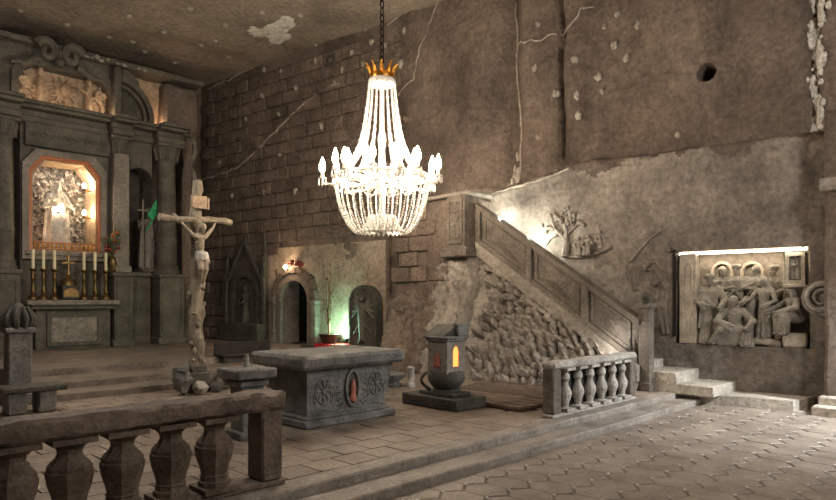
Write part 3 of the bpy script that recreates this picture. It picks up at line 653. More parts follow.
# stone bench and post at the left edge
bz = onZ(31, 408, 0)
t = thing('stone_bench', 'dark slab bench on two rough grey blocks at the left edge', 'bench', (2.85, 12.2, 0))
MB().box((2.45, 11.95, .36), (3.42, 12.5, .46), .02).build('seat', 'dark_stone', t, rough=(.15, .01, 4))
for x in (2.68, 3.12): MB().box((x - .14, 12.0, 0), (x + .14, 12.42, .37), .025).build('block', 'table_stone', t, rough=(.12, .015, 4))
t = thing('stone_post', 'carved grey stone post with leafy capital behind the slab bench', 'post', (2.98, 13.35, 0))
MB().box((2.72, 13.1, 0), (3.24, 13.6, .2), .02).box((2.79, 13.16, .18), (3.17, 13.54, 1.35), .02).build('shaft', 'table_stone', t, rough=(.15, .01, 4))
MB().box((2.74, 13.11, 1.3), (3.22, 13.59, 1.4), .02).build('collar', 'table_stone', t)
mb = MB()
for i in range(10):
    a = i * .628; mb.tube([V(2.98, 13.35, 1.38) + V(math.cos(a) * (.2 + .06 * math.sin(j * .8)), math.sin(a) * (.2 + .06 * math.sin(j * .8)), j * .08) for j in range(6)], [.05, .055, .05, .045, .035, .02], 6)
mb.lathe([(.16, 1.38), (.2, 1.5), (.14, 1.75), (.05, 1.85)], (2.98, 13.35, 0), 10).build('leaf_capital', 'dark_stone', t)

# boarded walkway under the rough stair wall
t = thing('wooden_deck', 'low brown plank deck between stone lantern and short balustrade', 'deck', (10.0, 7.6, 0))
pmesh = [MB().box((-.10, -1.3, 0), (.10, 1.3, .07), .012).mesh('plank', rough=(.4, .004, 2), seed=i) for i in range(3)]
for i in range(10): link('plank', pmesh[i % 3], 'plank_wood', t, (-1.13 + i * .265, .0 + random.uniform(-.03, .03), .012))
mb = MB()
for y in (-1, 0, 1): mb.box((8.7, 7.6 + y - .04, -.01), (11.3, 7.6 + y + .04, .014))
mb.build('bearer', 'dark_wood', t)
# ================================================================== STAIRCASE ON THE RIGHT WALL
PX = 12.7
RZ = lambda y: 1.52 + .655 * (y - 6.08)
t = thing('staircase', 'stone staircase with panelled parapet climbing along the right wall', 'stairs', (13.3, 6.0, 0))
for i in range(16):
    y = 6.1 + i * .27; MB().box((12.76, y, 0), (14.3, y + .29 if i < 15 else 10.7, .42 + (i + 1) * .172), .012).build('step', 'step_stone', t)
MB().box((12.80, 4.62, -.02), (14.3, 6.6, .2), .02).build('step', 'step_stone', t, rough=(.3, .01, 3))
MB().box((12.80, 5.35, .18), (14.3, 6.8, .42), .02).build('step', 'step_stone', t, rough=(.3, .01, 3))
mb = MB().prism([(12.98, 5.55), (13.0, 5.3), (13.4, 3.4), (14.5, 3.2), (14.5, 5.6)], lambda x, y: V(x, y, -.3), lambda x, y: V(x, y, .0))
mb.build('step', 'step_stone', t, rough=(.3, .014, 2.5))
ys = [10.42, 8.84, 7.34, 6.12]
def slope(y0, y1, a, b, x0, x1): return MB().prism([(y0, RZ(y0) + a), (y1, RZ(y1) + a), (y1, RZ(y1) + b), (y0, RZ(y0) + b)], lambda y, z: V(x0, y, z), lambda y, z: V(x1, y, z))
PH = -.98
slope(10.46, 6.06, -.10, .0, 12.56, 12.86).build('handrail', 'stair_stone', t)
slope(10.44, 6.06, -.15, -.09, 12.60, 12.82).build('rail_moulding', 'stair_stone', t)
slope(10.42, 6.12, PH, -.1, 12.68, 12.78).build('parapet_wall', 'stair_stone', t)
slope(10.42, 6.10, PH, PH + .12, 12.60, 12.72).build('bottom_rail', 'stair_stone', t)
slope(10.42, 6.05, PH - .32, PH + .01, 12.5, 12.8).build('string_course', 'grey_rock', t)
for y in ys[:3]:
    MB().box((12.58, y - .085, RZ(y) + PH - .06), (12.76, y + .085, RZ(y) - .1), .012).build('post', 'stair_stone', t)
for a, b in zip(ys, ys[1:]):
    a2, b2 = a - .14, b + .14
    P = lambda y, f: (y, RZ(y) + f); lo, hi = PH + .18, -.2
    o = [P(a2, lo), P(b2, lo), P(b2, hi), P(a2, hi)]; m_ = lambda q, k: tuple(lerp(q[j], (sum(z[j] for z in o) / 4), k) for j in range(2))
    MB().ring(o, [m_(q, .14) for q in o], lambda y, z: V(12.69, y, z), lambda y, z: V(12.645, y, z)).build('panel_frame', 'stair_stone', t)
    i_ = [m_(q, .16) for q in o]; c = m_(o[0], 1)
    MB().add([V(12.69, *q) for q in i_] + [V(12.60, *c)], [(0, 1, 2, 3), (0, 1, 4), (1, 2, 4), (2, 3, 4), (3, 0, 4)]).build('raised_panel', 'stair_stone', t, angle=10)
NPY = 5.97
np_ = MB().box((12.60, NPY - .15, -.02), (12.9, NPY + .15, .18), .02).box((12.63, NPY - .12, .16), (12.87, NPY + .12, 1.74), .015).box((12.58, NPY - .17, 1.73), (12.92, NPY + .17, 1.83), .02).build('newel_post', 'stair_stone', t)
MB().lathe([(.05, 1.82), (.09, 1.85), (.05, 1.88), (.085, 1.93), (.1, 1.98), (.085, 2.03), (.04, 2.07)], (12.75, NPY, 0), 12).build('ball_finial', 'dark_stone', np_)
mb = MB()
for sd in (-1, 1):
    mb.tube([V(12.58, 6.24 + sd * (.10 * math.sin(a * .75) * (1 - a / 14)), .55 + sd * .0 + a * .055 * (1 if sd > 0 else -.6)) for a in range(10)], .016, 6)
    for z in (.25, .6, .85): mb.tube([V(12.58, 6.24 + sd * (.04 + .05 * math.cos(a * .8) * (1 - a / 9)), z + .07 * math.sin(a * .8) * (1 - a / 9)) for a in range(9)], .014, 6)
mb.tube([V(12.58, 6.24, .0), V(12.58, 6.24, 1.1)], .016, 6).build('iron_scroll', 'iron', t)
# carved pilaster at the head of the stairs
t = thing('carved_pilaster', 'grey carved pilaster block at the head of the staircase', 'pilaster', (12.2, 10.8, 3.0))
MB().box((12.04, 10.36, 3.0), (12.5, 11.25, 3.25), .03).build('base', 'stair_stone', t, rough=(.2, .012, 3))
MB().box((12.16, 10.5, 3.24), (12.5, 11.1, 4.6), .02).build('shaft', 'stair_stone', t, rough=(.25, .006, 3))
MB().ring([(10.55, 3.35), (11.05, 3.35), (11.05, 4.5), (10.55, 4.5)], [(10.62, 3.42), (10.98, 3.42), (10.98, 4.43), (10.62, 4.43)], lambda y, z: V(12.16, y, z), lambda y, z: V(12.12, y, z)).build('border', 'stair_stone', t)
mb = MB()
for k in range(4):
    for sd in (-1, 1): mb.tube([V(12.15, 10.8 + sd * (.03 + .09 * math.sin(a * .7)), 3.5 + k * .22 + a * .03) for a in range(6)], [.03, .03, .028, .024, .018, .008], 6)
mb.ell((12.15, 10.8, 4.38), (.04, .06, .07)).tube([V(12.15, 10.8, 3.45 + a * .1) for a in range(10)], .02, 6).build('carved_foliage', 'stair_stone', t)
# ------------------------------------------------------------------ rough rock slope below the parapet, with its chipped stones
xb_pts = [(6.0, 12.4), (7.0, 12.1), (7.8, 11.85), (8.6, 11.65), (10, 11.4), (12, 11.3), (13.4, 11.6)]
zt_pts = [(10.42, 3.1), (10.9, 3.05), (11.6, 2.8), (12.4, 2.3), (13.5, 1.9)]
def slope_pt(y, tt):
    zt = (RZ(y) + PH - .1) if y < 10.3 else interp(y, zt_pts); xb = interp(y, xb_pts); xt = 12.62 if y < 10.4 else 12.3
    return V(xt - (xt - xb) * (1 - tt) ** 2.0, y, -.05 + (zt + .05) * tt)
def slope_n(y, tt):
    a = slope_pt(y + .02, tt) - slope_pt(y - .02, tt); b = slope_pt(y, tt + .02) - slope_pt(y, tt - .02); n = b.cross(a); n.normalize()
    return n if n.x < 0 else -n
def sg(i, j):
    y = 6.05 + i * .06; tt = j / 54; p = slope_pt(y, tt); r = sstep((y - 9.2) / .8)
    k = .05 * fbm(y * 1.5, p.z * 1.5, 3) + r * (.13 * fbm(y * 2.6, p.z * 1.2, 8) + .13 * abs(fbm(y * 5, p.z * 3, 2, 3)) + .05 * fbm(y * 11, p.z * 8, 5, 2))
    return p + slope_n(y, max(.03, min(.97, tt))) * (k - .03)
slope_o = struct(grid('wall_stair', 124, 55, sg, 'grey_rock'))
slope_o.data.materials.append(MATS['wall_rock'])
for f in slope_o.data.polygons:
    if f.center.y + .4 * fbm(f.center.y, f.center.z * 2, 2) > 11.5: f.material_index = 1
cms = []
for i in range(7):
    rnd = random.Random(i); L, wd = .2, .115
    o = [V(rnd.uniform(.9, 1.15) * x, rnd.uniform(.9, 1.1) * y, -.07) for x, y in ((-L, 0), (-L * .3, -wd), (L * .4, -wd * .9), (L, 0), (L * .4, wd), (-L * .35, wd * .9))]
    u_ = [V(p.x * .78 + .02, p.y * .72, rnd.uniform(.015, .05)) for p in o]; n = 6
    mb = MB().add(o + u_ + [V(rnd.uniform(-.04, .08), rnd.uniform(-.025, .025), .115)], [(j, (j + 1) % n, n + (j + 1) % n, n + j) for j in range(n)] + [(n + j, n + (j + 1) % n, 2 * n) for j in range(n)] + [tuple(range(n))[::-1]])
    cms.append(mb.mesh('stone', angle=22, rough=(.25, .018, 5), seed=i))
row = 0; zz = .06
while zz < 3.3:
    y = 6.2 + (.105 if row % 2 else 0) + random.uniform(-.03, .03)
    while y < 10.4:
        H_ = RZ(y) + PH - .1; q = zz / max(H_, .3)
        if q < .95 and random.random() > sstep((y - 9.2) / 1.3):
            q2 = max(.03, min(.97, q)); nrm = slope_n(y, q2); p = slope_pt(y + random.uniform(-.05, .05), max(.02, q + random.uniform(-.015, .015)))
            tv = (slope_pt(y, q2 + .02) - slope_pt(y, q2 - .02)).normalized(); hv = tv.cross(nrm).normalized()
            ang = random.gauss(.75, .3); x_ = (hv * math.cos(ang) + tv * math.sin(ang)) if hv.y > 0 else (-hv * math.cos(ang) + tv * math.sin(ang))
            x_ = (x_ + nrm * random.uniform(-.05, .4)).normalized(); z_ = (nrm - x_ * nrm.dot(x_)).normalized(); y_ = z_.cross(x_)
            o = link('stone', random.choice(cms), 'grey_rock', slope_o, p + nrm * random.uniform(-.02, .03)); o.rotation_mode = 'QUATERNION'
            o.rotation_quaternion = Matrix((x_, y_, z_)).transposed().to_quaternion(); o.scale = (random.uniform(.9, 1.4), random.uniform(.85, 1.4), random.uniform(.9, 1.9))
        y += .215
    zz += .155; row += 1
o = MB().lathe([(.09, 0), (.1, .05), (.07, .12), (.075, .3), (.09, .42), (.05, .46)], tuple(onZ(411, 387, 0)), 10).build('stone_stub', 'pale_stone', rough=(.08, .015, 7)); tag(o, 'short pale stone stub standing by the rock foot behind the lantern', 'post')
p = onZ(391, 386, 0); o = MB().lathe([(.2, 0), (.24, .04), (.17, .07), (.2, .14), (.3, .2), (.33, .27), (.30, .28), (.2, .2)], p, 18).build('stone_basin', 'table_stone'); tag(o, 'low round grey stone basin at the right end of the table altar', 'basin')

# ================================================================== RELIEF NICHE ON THE RIGHT WALL
n0, n1, nz0, nz1 = NICHE; D = -1.0
st = struct(MB().wbox(n0 - .25, n1 + .1, D - .1, D, nz0 - .1, nz1 + .1).wbox(n0 - .1, n1 + .1, D, -.05, nz0 - .12, nz0).wbox(n0 - .1, n1 + .1, D, -.05, nz1, nz1 + .12).wbox(n0 - .12, n0, D, -.05, nz0, nz1).wbox(n1, n1 + .12, D, -.05, nz0, nz1).build('wall_recess', 'lower_rock', rough=(.3, .01, 3)))
t = thing('niche_relief', 'large lit carved relief scene of robed figures in a recess of the right wall', 'relief', W((n0 + n1) / 2, D + .3, nz0))
sx = lambda px, b=-.4: onW(px, 300, b)[0]; zx = lambda px, py, b=-.4: onW(px, py, b)[1]
pil = MB().wbox(onW(679, 300, 0)[0], onW(696, 300, 0)[0], -.3, -.02, nz0, nz1 - .04, .015).build('pilaster', 'relief_stone', t, rough=(.2, .006, 4))
a, b = onW(683, 300, 0)[0], onW(692, 300, 0)[0]
mb = MB().tube([W(lerp(a, b, .5 + .5 * math.cos(math.pi * i / 10)), -.01, nz1 - .45 + .2 * math.sin(math.pi * i / 10)) for i in range(11)], .03, 6)
mb.tube([W(a, -.01, nz0 + .2), W(a, -.01, nz1 - .45)], .025, 6).tube([W(b, -.01, nz0 + .2), W(b, -.01, nz1 - .45)], .025, 6).build('pilaster_arch', 'relief_stone', t)
c = sx(783, -.2)
MB().wbox(c - .04, c + .06, -.95, -.5, nz0, nz1 - .03, .015).build('side_post', 'relief_stone', t)
def arch_relief(px, top, b, wd):
    s = sx(px, b); z = zx(px, top, b); m_ = MB().tube([W(s + wd * math.cos(math.pi * i / 12), b, z - wd + wd * math.sin(math.pi * i / 12)) for i in range(13)], .04, 6)
    for k in (-1, 1): m_.tube([W(s + k * wd, b, z - wd), W(s + k * wd, b, z - wd - 1.2)], .04, 6)
    m_.build('blind_arch', 'relief_stone', t)
for px in (722, 752): arch_relief(px, 263, D + .04, .2)
MB().wbox(sx(712, -.7), sx(781, -.7), D, -.62, nz0, nz0 + .3, .03).build('rear_ledge', 'relief_stone', t, rough=(.15, .02, 3))
MB().wbox(sx(748, -.3), sx(783, -.3), D, -.1, nz0, nz0 + .16, .05).build('ground_ledge', 'relief_stone', t, rough=(.15, .04, 3))
MB().wbox(sx(784, -.25), sx(808, -.25), -.7, -.04, nz0, zx(795, 333, -.2), .03).build('side_bench', 'relief_stone', t, rough=(.15, .015, 3))
def rfig(px, b, z, h, mb, name='carved_figure', m='carving_shaded', par=None, rot=0, vox=.012):
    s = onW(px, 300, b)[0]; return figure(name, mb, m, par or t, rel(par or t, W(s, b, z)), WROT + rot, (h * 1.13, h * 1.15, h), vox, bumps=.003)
rest = [((-.17, -.05, .64), (-.1, -.16, .6)), ((.17, -.05, .64), (.08, -.16, .58))]
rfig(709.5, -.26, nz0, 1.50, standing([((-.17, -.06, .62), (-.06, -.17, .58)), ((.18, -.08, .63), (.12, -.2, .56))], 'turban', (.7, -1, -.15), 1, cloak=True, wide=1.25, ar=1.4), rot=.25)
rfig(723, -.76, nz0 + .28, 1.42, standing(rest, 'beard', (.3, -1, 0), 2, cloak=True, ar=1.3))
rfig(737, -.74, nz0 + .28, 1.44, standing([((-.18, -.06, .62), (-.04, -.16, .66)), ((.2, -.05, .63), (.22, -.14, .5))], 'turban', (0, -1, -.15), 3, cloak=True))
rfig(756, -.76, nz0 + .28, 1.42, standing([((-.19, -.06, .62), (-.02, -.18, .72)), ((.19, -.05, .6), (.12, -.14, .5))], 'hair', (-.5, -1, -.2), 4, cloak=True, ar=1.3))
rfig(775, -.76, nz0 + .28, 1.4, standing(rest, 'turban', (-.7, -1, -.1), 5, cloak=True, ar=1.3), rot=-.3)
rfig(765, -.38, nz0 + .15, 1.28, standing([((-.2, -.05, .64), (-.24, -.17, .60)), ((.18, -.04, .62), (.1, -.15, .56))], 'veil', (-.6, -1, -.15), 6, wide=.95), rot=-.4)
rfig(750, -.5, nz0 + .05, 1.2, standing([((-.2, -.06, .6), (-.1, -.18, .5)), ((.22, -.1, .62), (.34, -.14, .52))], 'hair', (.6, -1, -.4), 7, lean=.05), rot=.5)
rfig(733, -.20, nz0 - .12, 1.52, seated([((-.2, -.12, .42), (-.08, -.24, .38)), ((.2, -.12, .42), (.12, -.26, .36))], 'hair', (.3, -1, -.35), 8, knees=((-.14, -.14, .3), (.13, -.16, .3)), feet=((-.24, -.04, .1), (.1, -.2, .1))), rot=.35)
mb = MB()
for i in range(5): mb.cap(W(sx(738, -.1) + i * .03, -.06, nz0 + .42 - .02 * i), W(sx(743, -.1) + i * .05, .0, nz0 + .03), .03, .045, 8)
link('cloth_fold', remesh(mb, 'cloth_fold', .018), 'statue_stone', t, -t.location)
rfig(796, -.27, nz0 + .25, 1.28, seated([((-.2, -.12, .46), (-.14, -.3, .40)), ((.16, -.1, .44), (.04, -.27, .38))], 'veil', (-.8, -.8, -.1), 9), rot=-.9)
mb = MB().wbox(sx(776, -.3), sx(783, -.3), -.5, -.2, nz0 + .15, zx(779, 318, -.3), .02); mb.build('carved_table', 'relief_stone', t, rough=(.15, .02, 4))
# the small framed relief at the upper right of the recess
t2 = thing('framed_relief', 'small square framed relief of two figures at upper right of the lit recess', 'relief', W(sx(795, -.2), -.3, zx(795, 285, -.2)))
fa, fb, fz0, fz1 = sx(785, -.12), sx(805, -.12), zx(795, 284, -.12), zx(795, 252, -.12)
MB().wbox(fa, fb, -.7, -.2, fz0, fz1).build('panel', 'relief_stone', t2)
MB().ring([(fa, fz0), (fb, fz0), (fb, fz1), (fa, fz1)], [(fa + .07, fz0 + .08), (fb - .07, fz0 + .08), (fb - .07, fz1 - .08), (fa + .07, fz1 - .08)], lambda s, z: W(s, -.21, z), lambda s, z: W(s, -.10, z)).build('frame', 'relief_stone', t2)
MB().wbox(fa - .03, fb + .03, -.7, -.06, fz0 - .07, fz0, .015).build('sill', 'relief_stone', t2)
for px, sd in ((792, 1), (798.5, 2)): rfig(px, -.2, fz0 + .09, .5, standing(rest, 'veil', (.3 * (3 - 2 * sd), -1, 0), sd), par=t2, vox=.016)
# tube lamp under the lintel and its edge strip
t = thing('tube_lamp', 'long warm white tube lamp under the top edge of the relief recess', 'lamp', W((n0 + n1) / 2, -.1, nz1 - .06))
MB().tube([W(n0 + .06, -.05, nz1 - .05), W(n1 - .06, -.05, nz1 - .05)], .028, 8).build('tube', 'tube_glow', t)
MB().wbox(n0 + .04, n1 - .04, -.13, -.09, nz1 - .07, nz1 - .005).build('holder', 'pale_stone', t)
MB().wbox(n0 + .1, n0 + .14, -.09, -.04, nz1 - .08, nz1 - .01).wbox(n1 - .14, n1 - .1, -.09, -.04, nz1 - .08, nz1 - .01).build('socket', 'pale_stone', t)
L_ = lamp('tube_lamp_light', 'AREA', W((n0 + n1) / 2, -.70, nz1 - .05), 12, (1, .84, .62), n1 - n0 - .2, size_y=.06); L_.rotation_euler = (math.radians(18), 0, WROT)
s = onW(674.5, 300)[0]; o = MB().wbox(s - .03, s + .03, -.02, .05, onW(674, 336)[1], onW(674, 250)[1]).build('wall_cable_duct', 'iron'); tag(o, 'thin dark vertical cable duct left of the relief recess', 'duct')

# ================================================================== CARVED TREE WITH THREE FIGURES, ABOVE THE STAIRS
s, z = onW(588, 254); t = thing('tree_relief', 'carved wall relief of a bare tree beside three small figures, above the stairs', 'relief', W(s, .1, z))
def wt(pts, r, lift=.03): return [W(*(lambda q: (q[0], wall_off(*q) + lift - .005, q[1]))(onW(*p))) for p in pts], r
mb = MB()
for pts, r in ((((566, 257), (567, 245), (567, 234), (566, 226), (568, 217)), .1), (((567, 240), (560, 233), (556, 229), (550, 228)), .055), (((560, 233), (551, 240), (548, 246)), .035), (((567, 236), (573, 229), (575, 221)), .05), (((566, 228), (562, 220), (557, 216)), .045), (((573, 229), (580, 224)), .035), (((568, 218), (572, 212)), .035), (((556, 229), (553, 222)), .03)):
    p, r = wt(pts, r); mb.tube(p, [r * (1 - .55 * i / (len(p) - 1)) for i in range(len(p))], 8)
mb.build('tree_trunk', 'lower_rock', t, rough=(.12, .02, 5))
mb = rnd = random.Random(9)
for cx, cy, n in ((557, 218, 9), (572, 213, 9), (550, 229, 6), (581, 223, 6), (564, 222, 5)):
    mb = MB()
    for _ in range(n):
        q = onW(cx + rnd.gauss(0, 4), cy + rnd.gauss(0, 3.5)); mb.ell(W(q[0], wall_off(*q) + .02, q[1]), (.07, .05, .06), 7, 5)
    tag(link('leaf_cluster', remesh(mb, 'leaf_cluster', .02, 1, .01), 'lower_rock', t, -t.location), kind='stuff')
p, r = wt(((570, 257), (584, 257), (598, 253), (612, 247)), .05, .02); MB().tube(p, r, 8).build('ground_line', 'lower_rock', t)
for i, (px, py, h, mb) in enumerate(((580, 256, .62, seated([((-.2, -.1, .42), (-.1, -.22, .38)), ((.2, -.1, .42), (.1, -.22, .36))], 'hair', (.5, -1, 0), 3)), (589, 256, .66, seated([((-.2, -.1, .42), (-.14, -.24, .4)), ((.2, -.1, .42), (.08, -.24, .36))], 'veil', (-.6, -1, 0), 4)), (600.5, 252, .50, standing([((-.18, -.05, .64), (-.12, -.16, .6)), ((.2, -.08, .66), (.3, -.12, .72))], 'hair', (-.4, -1, 0), 5)))):
    s, z = onW(px, py); figure('carved_figure', mb, 'lower_rock', t, rel(t, W(s, wall_off(s, z) + .04, z)), WROT, h, .018)
s, z = onW(662, 300); t = thing('foliage_relief', 'carved relief of tall curling leaf stems left of the lit recess', 'relief', W(s, .1, z))
mb = MB()
for k, pts in enumerate((((668, 334), (666, 310), (668, 285), (664, 262), (669, 250)), ((664, 334), (660, 315), (657, 300), (659, 285), (655, 272), (645, 268)), ((658, 300), (651, 292), (645, 296)), ((664, 270), (656, 262), (648, 264)), ((667, 290), (661, 280), (655, 283)), ((666, 310), (660, 304), (654, 308)), ((630, 262), (642, 248), (652, 238), (662, 230)), ((636, 290), (630, 280), (626, 268), (630, 258)), ((652, 330), (648, 315), (650, 300)))):
    p, r = wt(pts, .045, .0); pp = []
    for a, b in zip(p, p[1:]): pp += [a.lerp(b, i / 3) for i in range(3)]
    pp.append(p[-1]); mb.tube(pp, [.05 * (1 - .6 * i / len(pp)) for i in range(len(pp))], 8)
    if k < 6: mb.ell(p[-1], (.07, .07, .09), 8, 6)
mb.build('leaf_stem', 'lower_rock', t, rough=(.12, .015, 5))
# round spiral medallion near the right edge
s, z = onW(823, 298); t = thing('spiral_medallion', 'round carved spiral shell medallion on the wall at the right edge', 'medallion', W(s, .0, z))
MB().prism([(.36 * math.cos(i * .3927), .36 * math.sin(i * .3927)) for i in range(16)], lambda a, b: W(s + a, .03, z + b), lambda a, b: W(s + a, .10, z + b)).build('disc', 'grey_rock', t, rough=(.15, .012, 4))
sp = [(.33 * (1 - i / 44), -1.2 + i * .40) for i in range(40)]
MB().tube([W(s + r * math.cos(a), .13, z + r * math.sin(a)) for r, a in sp], [.062 * (1 - i / 55) for i in range(40)], 8).build('spiral', 'pale_stone', t, rough=(.1, .01, 6))

# ================================================================== ALCOVE: DOOR ARCH, URN, PLAQUE, GOTHIC CARVING
d0, d1, _, dz = DOOR; dm = (d0 + d1) / 2; hw = (d1 - d0) / 2; ZF = .395
t = MB().wbox(d0 - .08, d0, -2.4, .02, ZF - .2, dz).wbox(d1, d1 + .08, -2.4, .02, ZF - .2, dz).wbox(d0, d1, -2.4, .02, dz, dz + .08).wbox(d0 - .1, d1 + .1, -2.5, -2.4, 0, dz).wbox(d0 - .05, d1 + .05, -2.4, .05, ZF - .25, ZF).build('door_1', 'black'); struct(t)  # passage walls coloured black for the darkness inside
iw, ow = hw - .1, hw + .26; ct = dz - iw - .12
def arch_poly(wd, n=10): return [(-wd, ZF)] + [(-wd, lerp(ZF, ct, .5))] + [(wd * math.cos(math.pi * (1 - i / n)), ct + wd * math.sin(math.pi * (1 - i / n))) for i in range(n + 1)] + [(wd, lerp(ZF, ct, .5)), (wd, ZF)]
def open_ring(o, i, f0, f1):
    mb = MB(); n = len(o); vs_ = [f0(*p) for p in o] + [f0(*p) for p in i] + [f1(*p) for p in o] + [f1(*p) for p in i]; fs = [(0, n, 3 * n, 2 * n), (n - 1, 2 * n - 1, 4 * n - 1, 3 * n - 1)]
    for a in range(n - 1): b = a + 1; fs += [(a, b, n + b, n + a), (2 * n + b, 2 * n + a, 3 * n + a, 3 * n + b), (b, a, 2 * n + a, 2 * n + b), (n + a, n + b, 3 * n + b, 3 * n + a)]
    return mb.add(vs_, fs)
open_ring(arch_poly(ow - .1), arch_poly(iw), lambda a, z: W(dm + a, -.02, z), lambda a, z: W(dm + a, .14, z)).build('arch_surround', 'lower_rock', t, rough=(.25, .008, 3))
# spandrels that close the corners between arch and square opening
MB().add([W(dm + a, -.04, z) for a, z in arch_poly(iw + .02)[1:-1]] + [W(dm - hw - .05, -.04, dz + .05), W(dm + hw + .05, -.04, dz + .05)], [(i, i + 1, 13) for i in range(0, 6)] + [(i, i + 1, 14) for i in range(6, 12)] + [(6, 13, 14)]).build('spandrel', 'lower_rock', t, fix=False)
MB().wbox(d0 - .01, d0 + .10, -.75, -.06, ZF, dz - .02, .01).build('left_reveal', 'lower_rock', t)
lamp('passage_fill', 'POINT', W(dm + .05, -.72, 2.35), 1.2, (1, .95, .85), .04)  # added light with no fixture, makes the small statue show
vous = 9
for i in range(vous):
    a0_, a1_ = math.pi * (i + .04) / vous, math.pi * (i + .96) / vous; q = [(r * math.cos(a), ct + r * math.sin(a)) for r, a in ((ow - .09, a0_), (ow + .1, a0_), (ow + .1, a1_), (ow - .09, a1_))]
    MB().prism(q, lambda a, z: W(dm + a, -.02, z), lambda a, z: W(dm + a, .2, z)).build('arch_stone', 'brick_rock', t)
for sd in (-1, 1): MB().wbox(dm + sd * (ow + .0) - .11, dm + sd * (ow + .0) + .11, -.05, .2, ZF, ct - .12, .02).wbox(dm + sd * ow - .14, dm + sd * ow + .14, -.05, .24, ct - .12, ct + .02, .02).wbox(dm + sd * ow - .15, dm + sd * ow + .15, -.05, .25, ZF, ZF + .2, .02).build('jamb_column', 'lower_rock', t)
dl = MB().obox(W(d1 - .12, -.55, (ZF + dz) / 2), ((UW * .2 - NW * .98).normalized(), (NW * .2 + UW * .98).normalized(), V(0, 0, 1)), (.5, .03, (dz - ZF) / 2 - .04), .01).build('door_leaf', 'dark_wood', t)
# pale slim statue standing in the dark passage
s_ = onW(302, 300, -.45)[0]; o = figure('passage_figure', standing(rest, 'veil', (0, -1, 0), 8), 'pale_stone', None, W(dm + .15, -.9, 1.7), WROT, .9, .014)
tag(o, 'small slim pale statue on a bracket inside the dark arched doorway', 'statue')
MB().wbox(dm + .0, dm + .3, -2.4, -.75, 1.6, 1.705, .02).build('bracket', 'wall_rock', t)
q = onW(285.5, 267, .3); t = thing('arch_lamp', 'small glowing lamp with red blossoms on top of the doorway arch', 'lamp', W(q[0], .2, q[1]))
MB().ell(W(q[0], .3, q[1]), .065, 10, 8).build('bulb', 'lamp_glow', t)
MB().tube([W(q[0], .05, q[1] - .02), W(q[0], .2, q[1] - .06), W(q[0], .3, q[1] - .06)], .018, 6).build('bracket', 'iron', t)
rnd = random.Random(5); mb = MB()
for i in range(22): u = rnd.uniform(.1, .85); mb.ell(W(q[0] + u, .22 + rnd.uniform(-.03, .05), q[1] + .14 - .33 * (u - .3) ** 2 + rnd.uniform(-.07, .06)), rnd.uniform(.035, .06), 7, 5)
tag(mb.build('blossoms', 'red_flower', t), kind='stuff')
lamp('arch_lamp_light', 'POINT', W(q[0] + .05, .42, q[1] + .05), 4.5, (1, .50, .28), .06)
# shelf, cloth, pot and twigs
e0, e1 = onW(312, 300, .3)[0], onW(352, 300, .3)[0]; SZ = onW(340, 345, .3)[1]
t = thing('stone_shelf', 'narrow dark stone shelf along the alcove wall under the potted twigs', 'shelf', W((e0 + e1) / 2, .2, 0))
MB().wbox(e0, e1, .09, .8, SZ - .1, SZ, .015).build('top', 'dark_stone', t)
for s in (e0 + .3, e1 - .3): MB().wbox(s - .12, s + .12, .1, .6, .003, SZ - .09, .02).build('support', 'dark_stone', t)
c0, c1 = onW(326, 300, .35)[0], onW(351.5, 300, .35)[0]
mb = MB().wbox(c0, c1, .12, .81, SZ + .002, SZ + .05, .012)
for i in range(8): mb.cap(W(c0 + (c1 - c0) * (i + .5) / 8, .86, SZ + .02), W(c0 + (c1 - c0) * (i + .5) / 8, .87, SZ - .12 - .03 * (i % 2)), .05, .06, 8)
o = mb.build('cloth', 'red_cloth'); tag(o, 'red cloth spread over the alcove shelf under the pot', 'cloth')
s = onW(332, 300, .34)[0]; pc = W(s, .47, SZ + .055)
t = thing('twig_pot', 'dark flared pot of tall bare twigs on the red cloth', 'pot', pc)
MB().lathe([(.2, 0), (.23, .02), (.27, .16), (.33, .27), (.36, .29), (.33, .30), (.26, .27), (.2, .25)], pc, 18).build('pot', 'pot', t)
rnd = random.Random(11)
for i in range(9):
    a, h_ = rnd.uniform(0, 6.28), rnd.uniform(.9, 2.3); x = rnd.uniform(-.3, .15); pts = [pc + UW * (x * (j / 8) ** 1.5 + .03 * math.sin(j + i)) + NW * (.08 * math.cos(a) * j / 8) + V(0, 0, .22 + h_ * j / 8) for j in range(9)]
    tw = MB().tube(pts, [.016 * (1 - .7 * j / 8) for j in range(9)], 5).build('twig', 'twig', t)
    m2 = MB()
    for j in range(3, 9, 1): m2.ell(pts[j] + V(rnd.uniform(-.04, .04), rnd.uniform(-.04, .04), 0), (.022, .022, .035), 6, 5)
    tag(m2.build('buds', 'red_flower' if i % 2 else 'leaf', tw), kind='stuff')
gx = onW(345, 334, .2); t = thing('green_lamp', 'small green glowing uplight behind the pot on the alcove shelf', 'lamp', W(gx[0], .2, SZ))
MB().lathe([(.07, .05), (.08, .08), (.08, .2), (.07, .22)], W(gx[0], .16, SZ), 10).build('housing', 'iron', t)
gm = plain('green_glow', srgb(200, 255, 220), .4, emit=(.45, 1, .66, 1), es=14)
MB().ell(W(gx[0], .16, SZ + .25), (.06, .06, .05), 10, 6).build('bulb', 'green_glow', t)
lamp('green_lamp_light', 'POINT', W(gx[0] - .1, .42, SZ + .45), 62, (.46, 1, .68), .08)
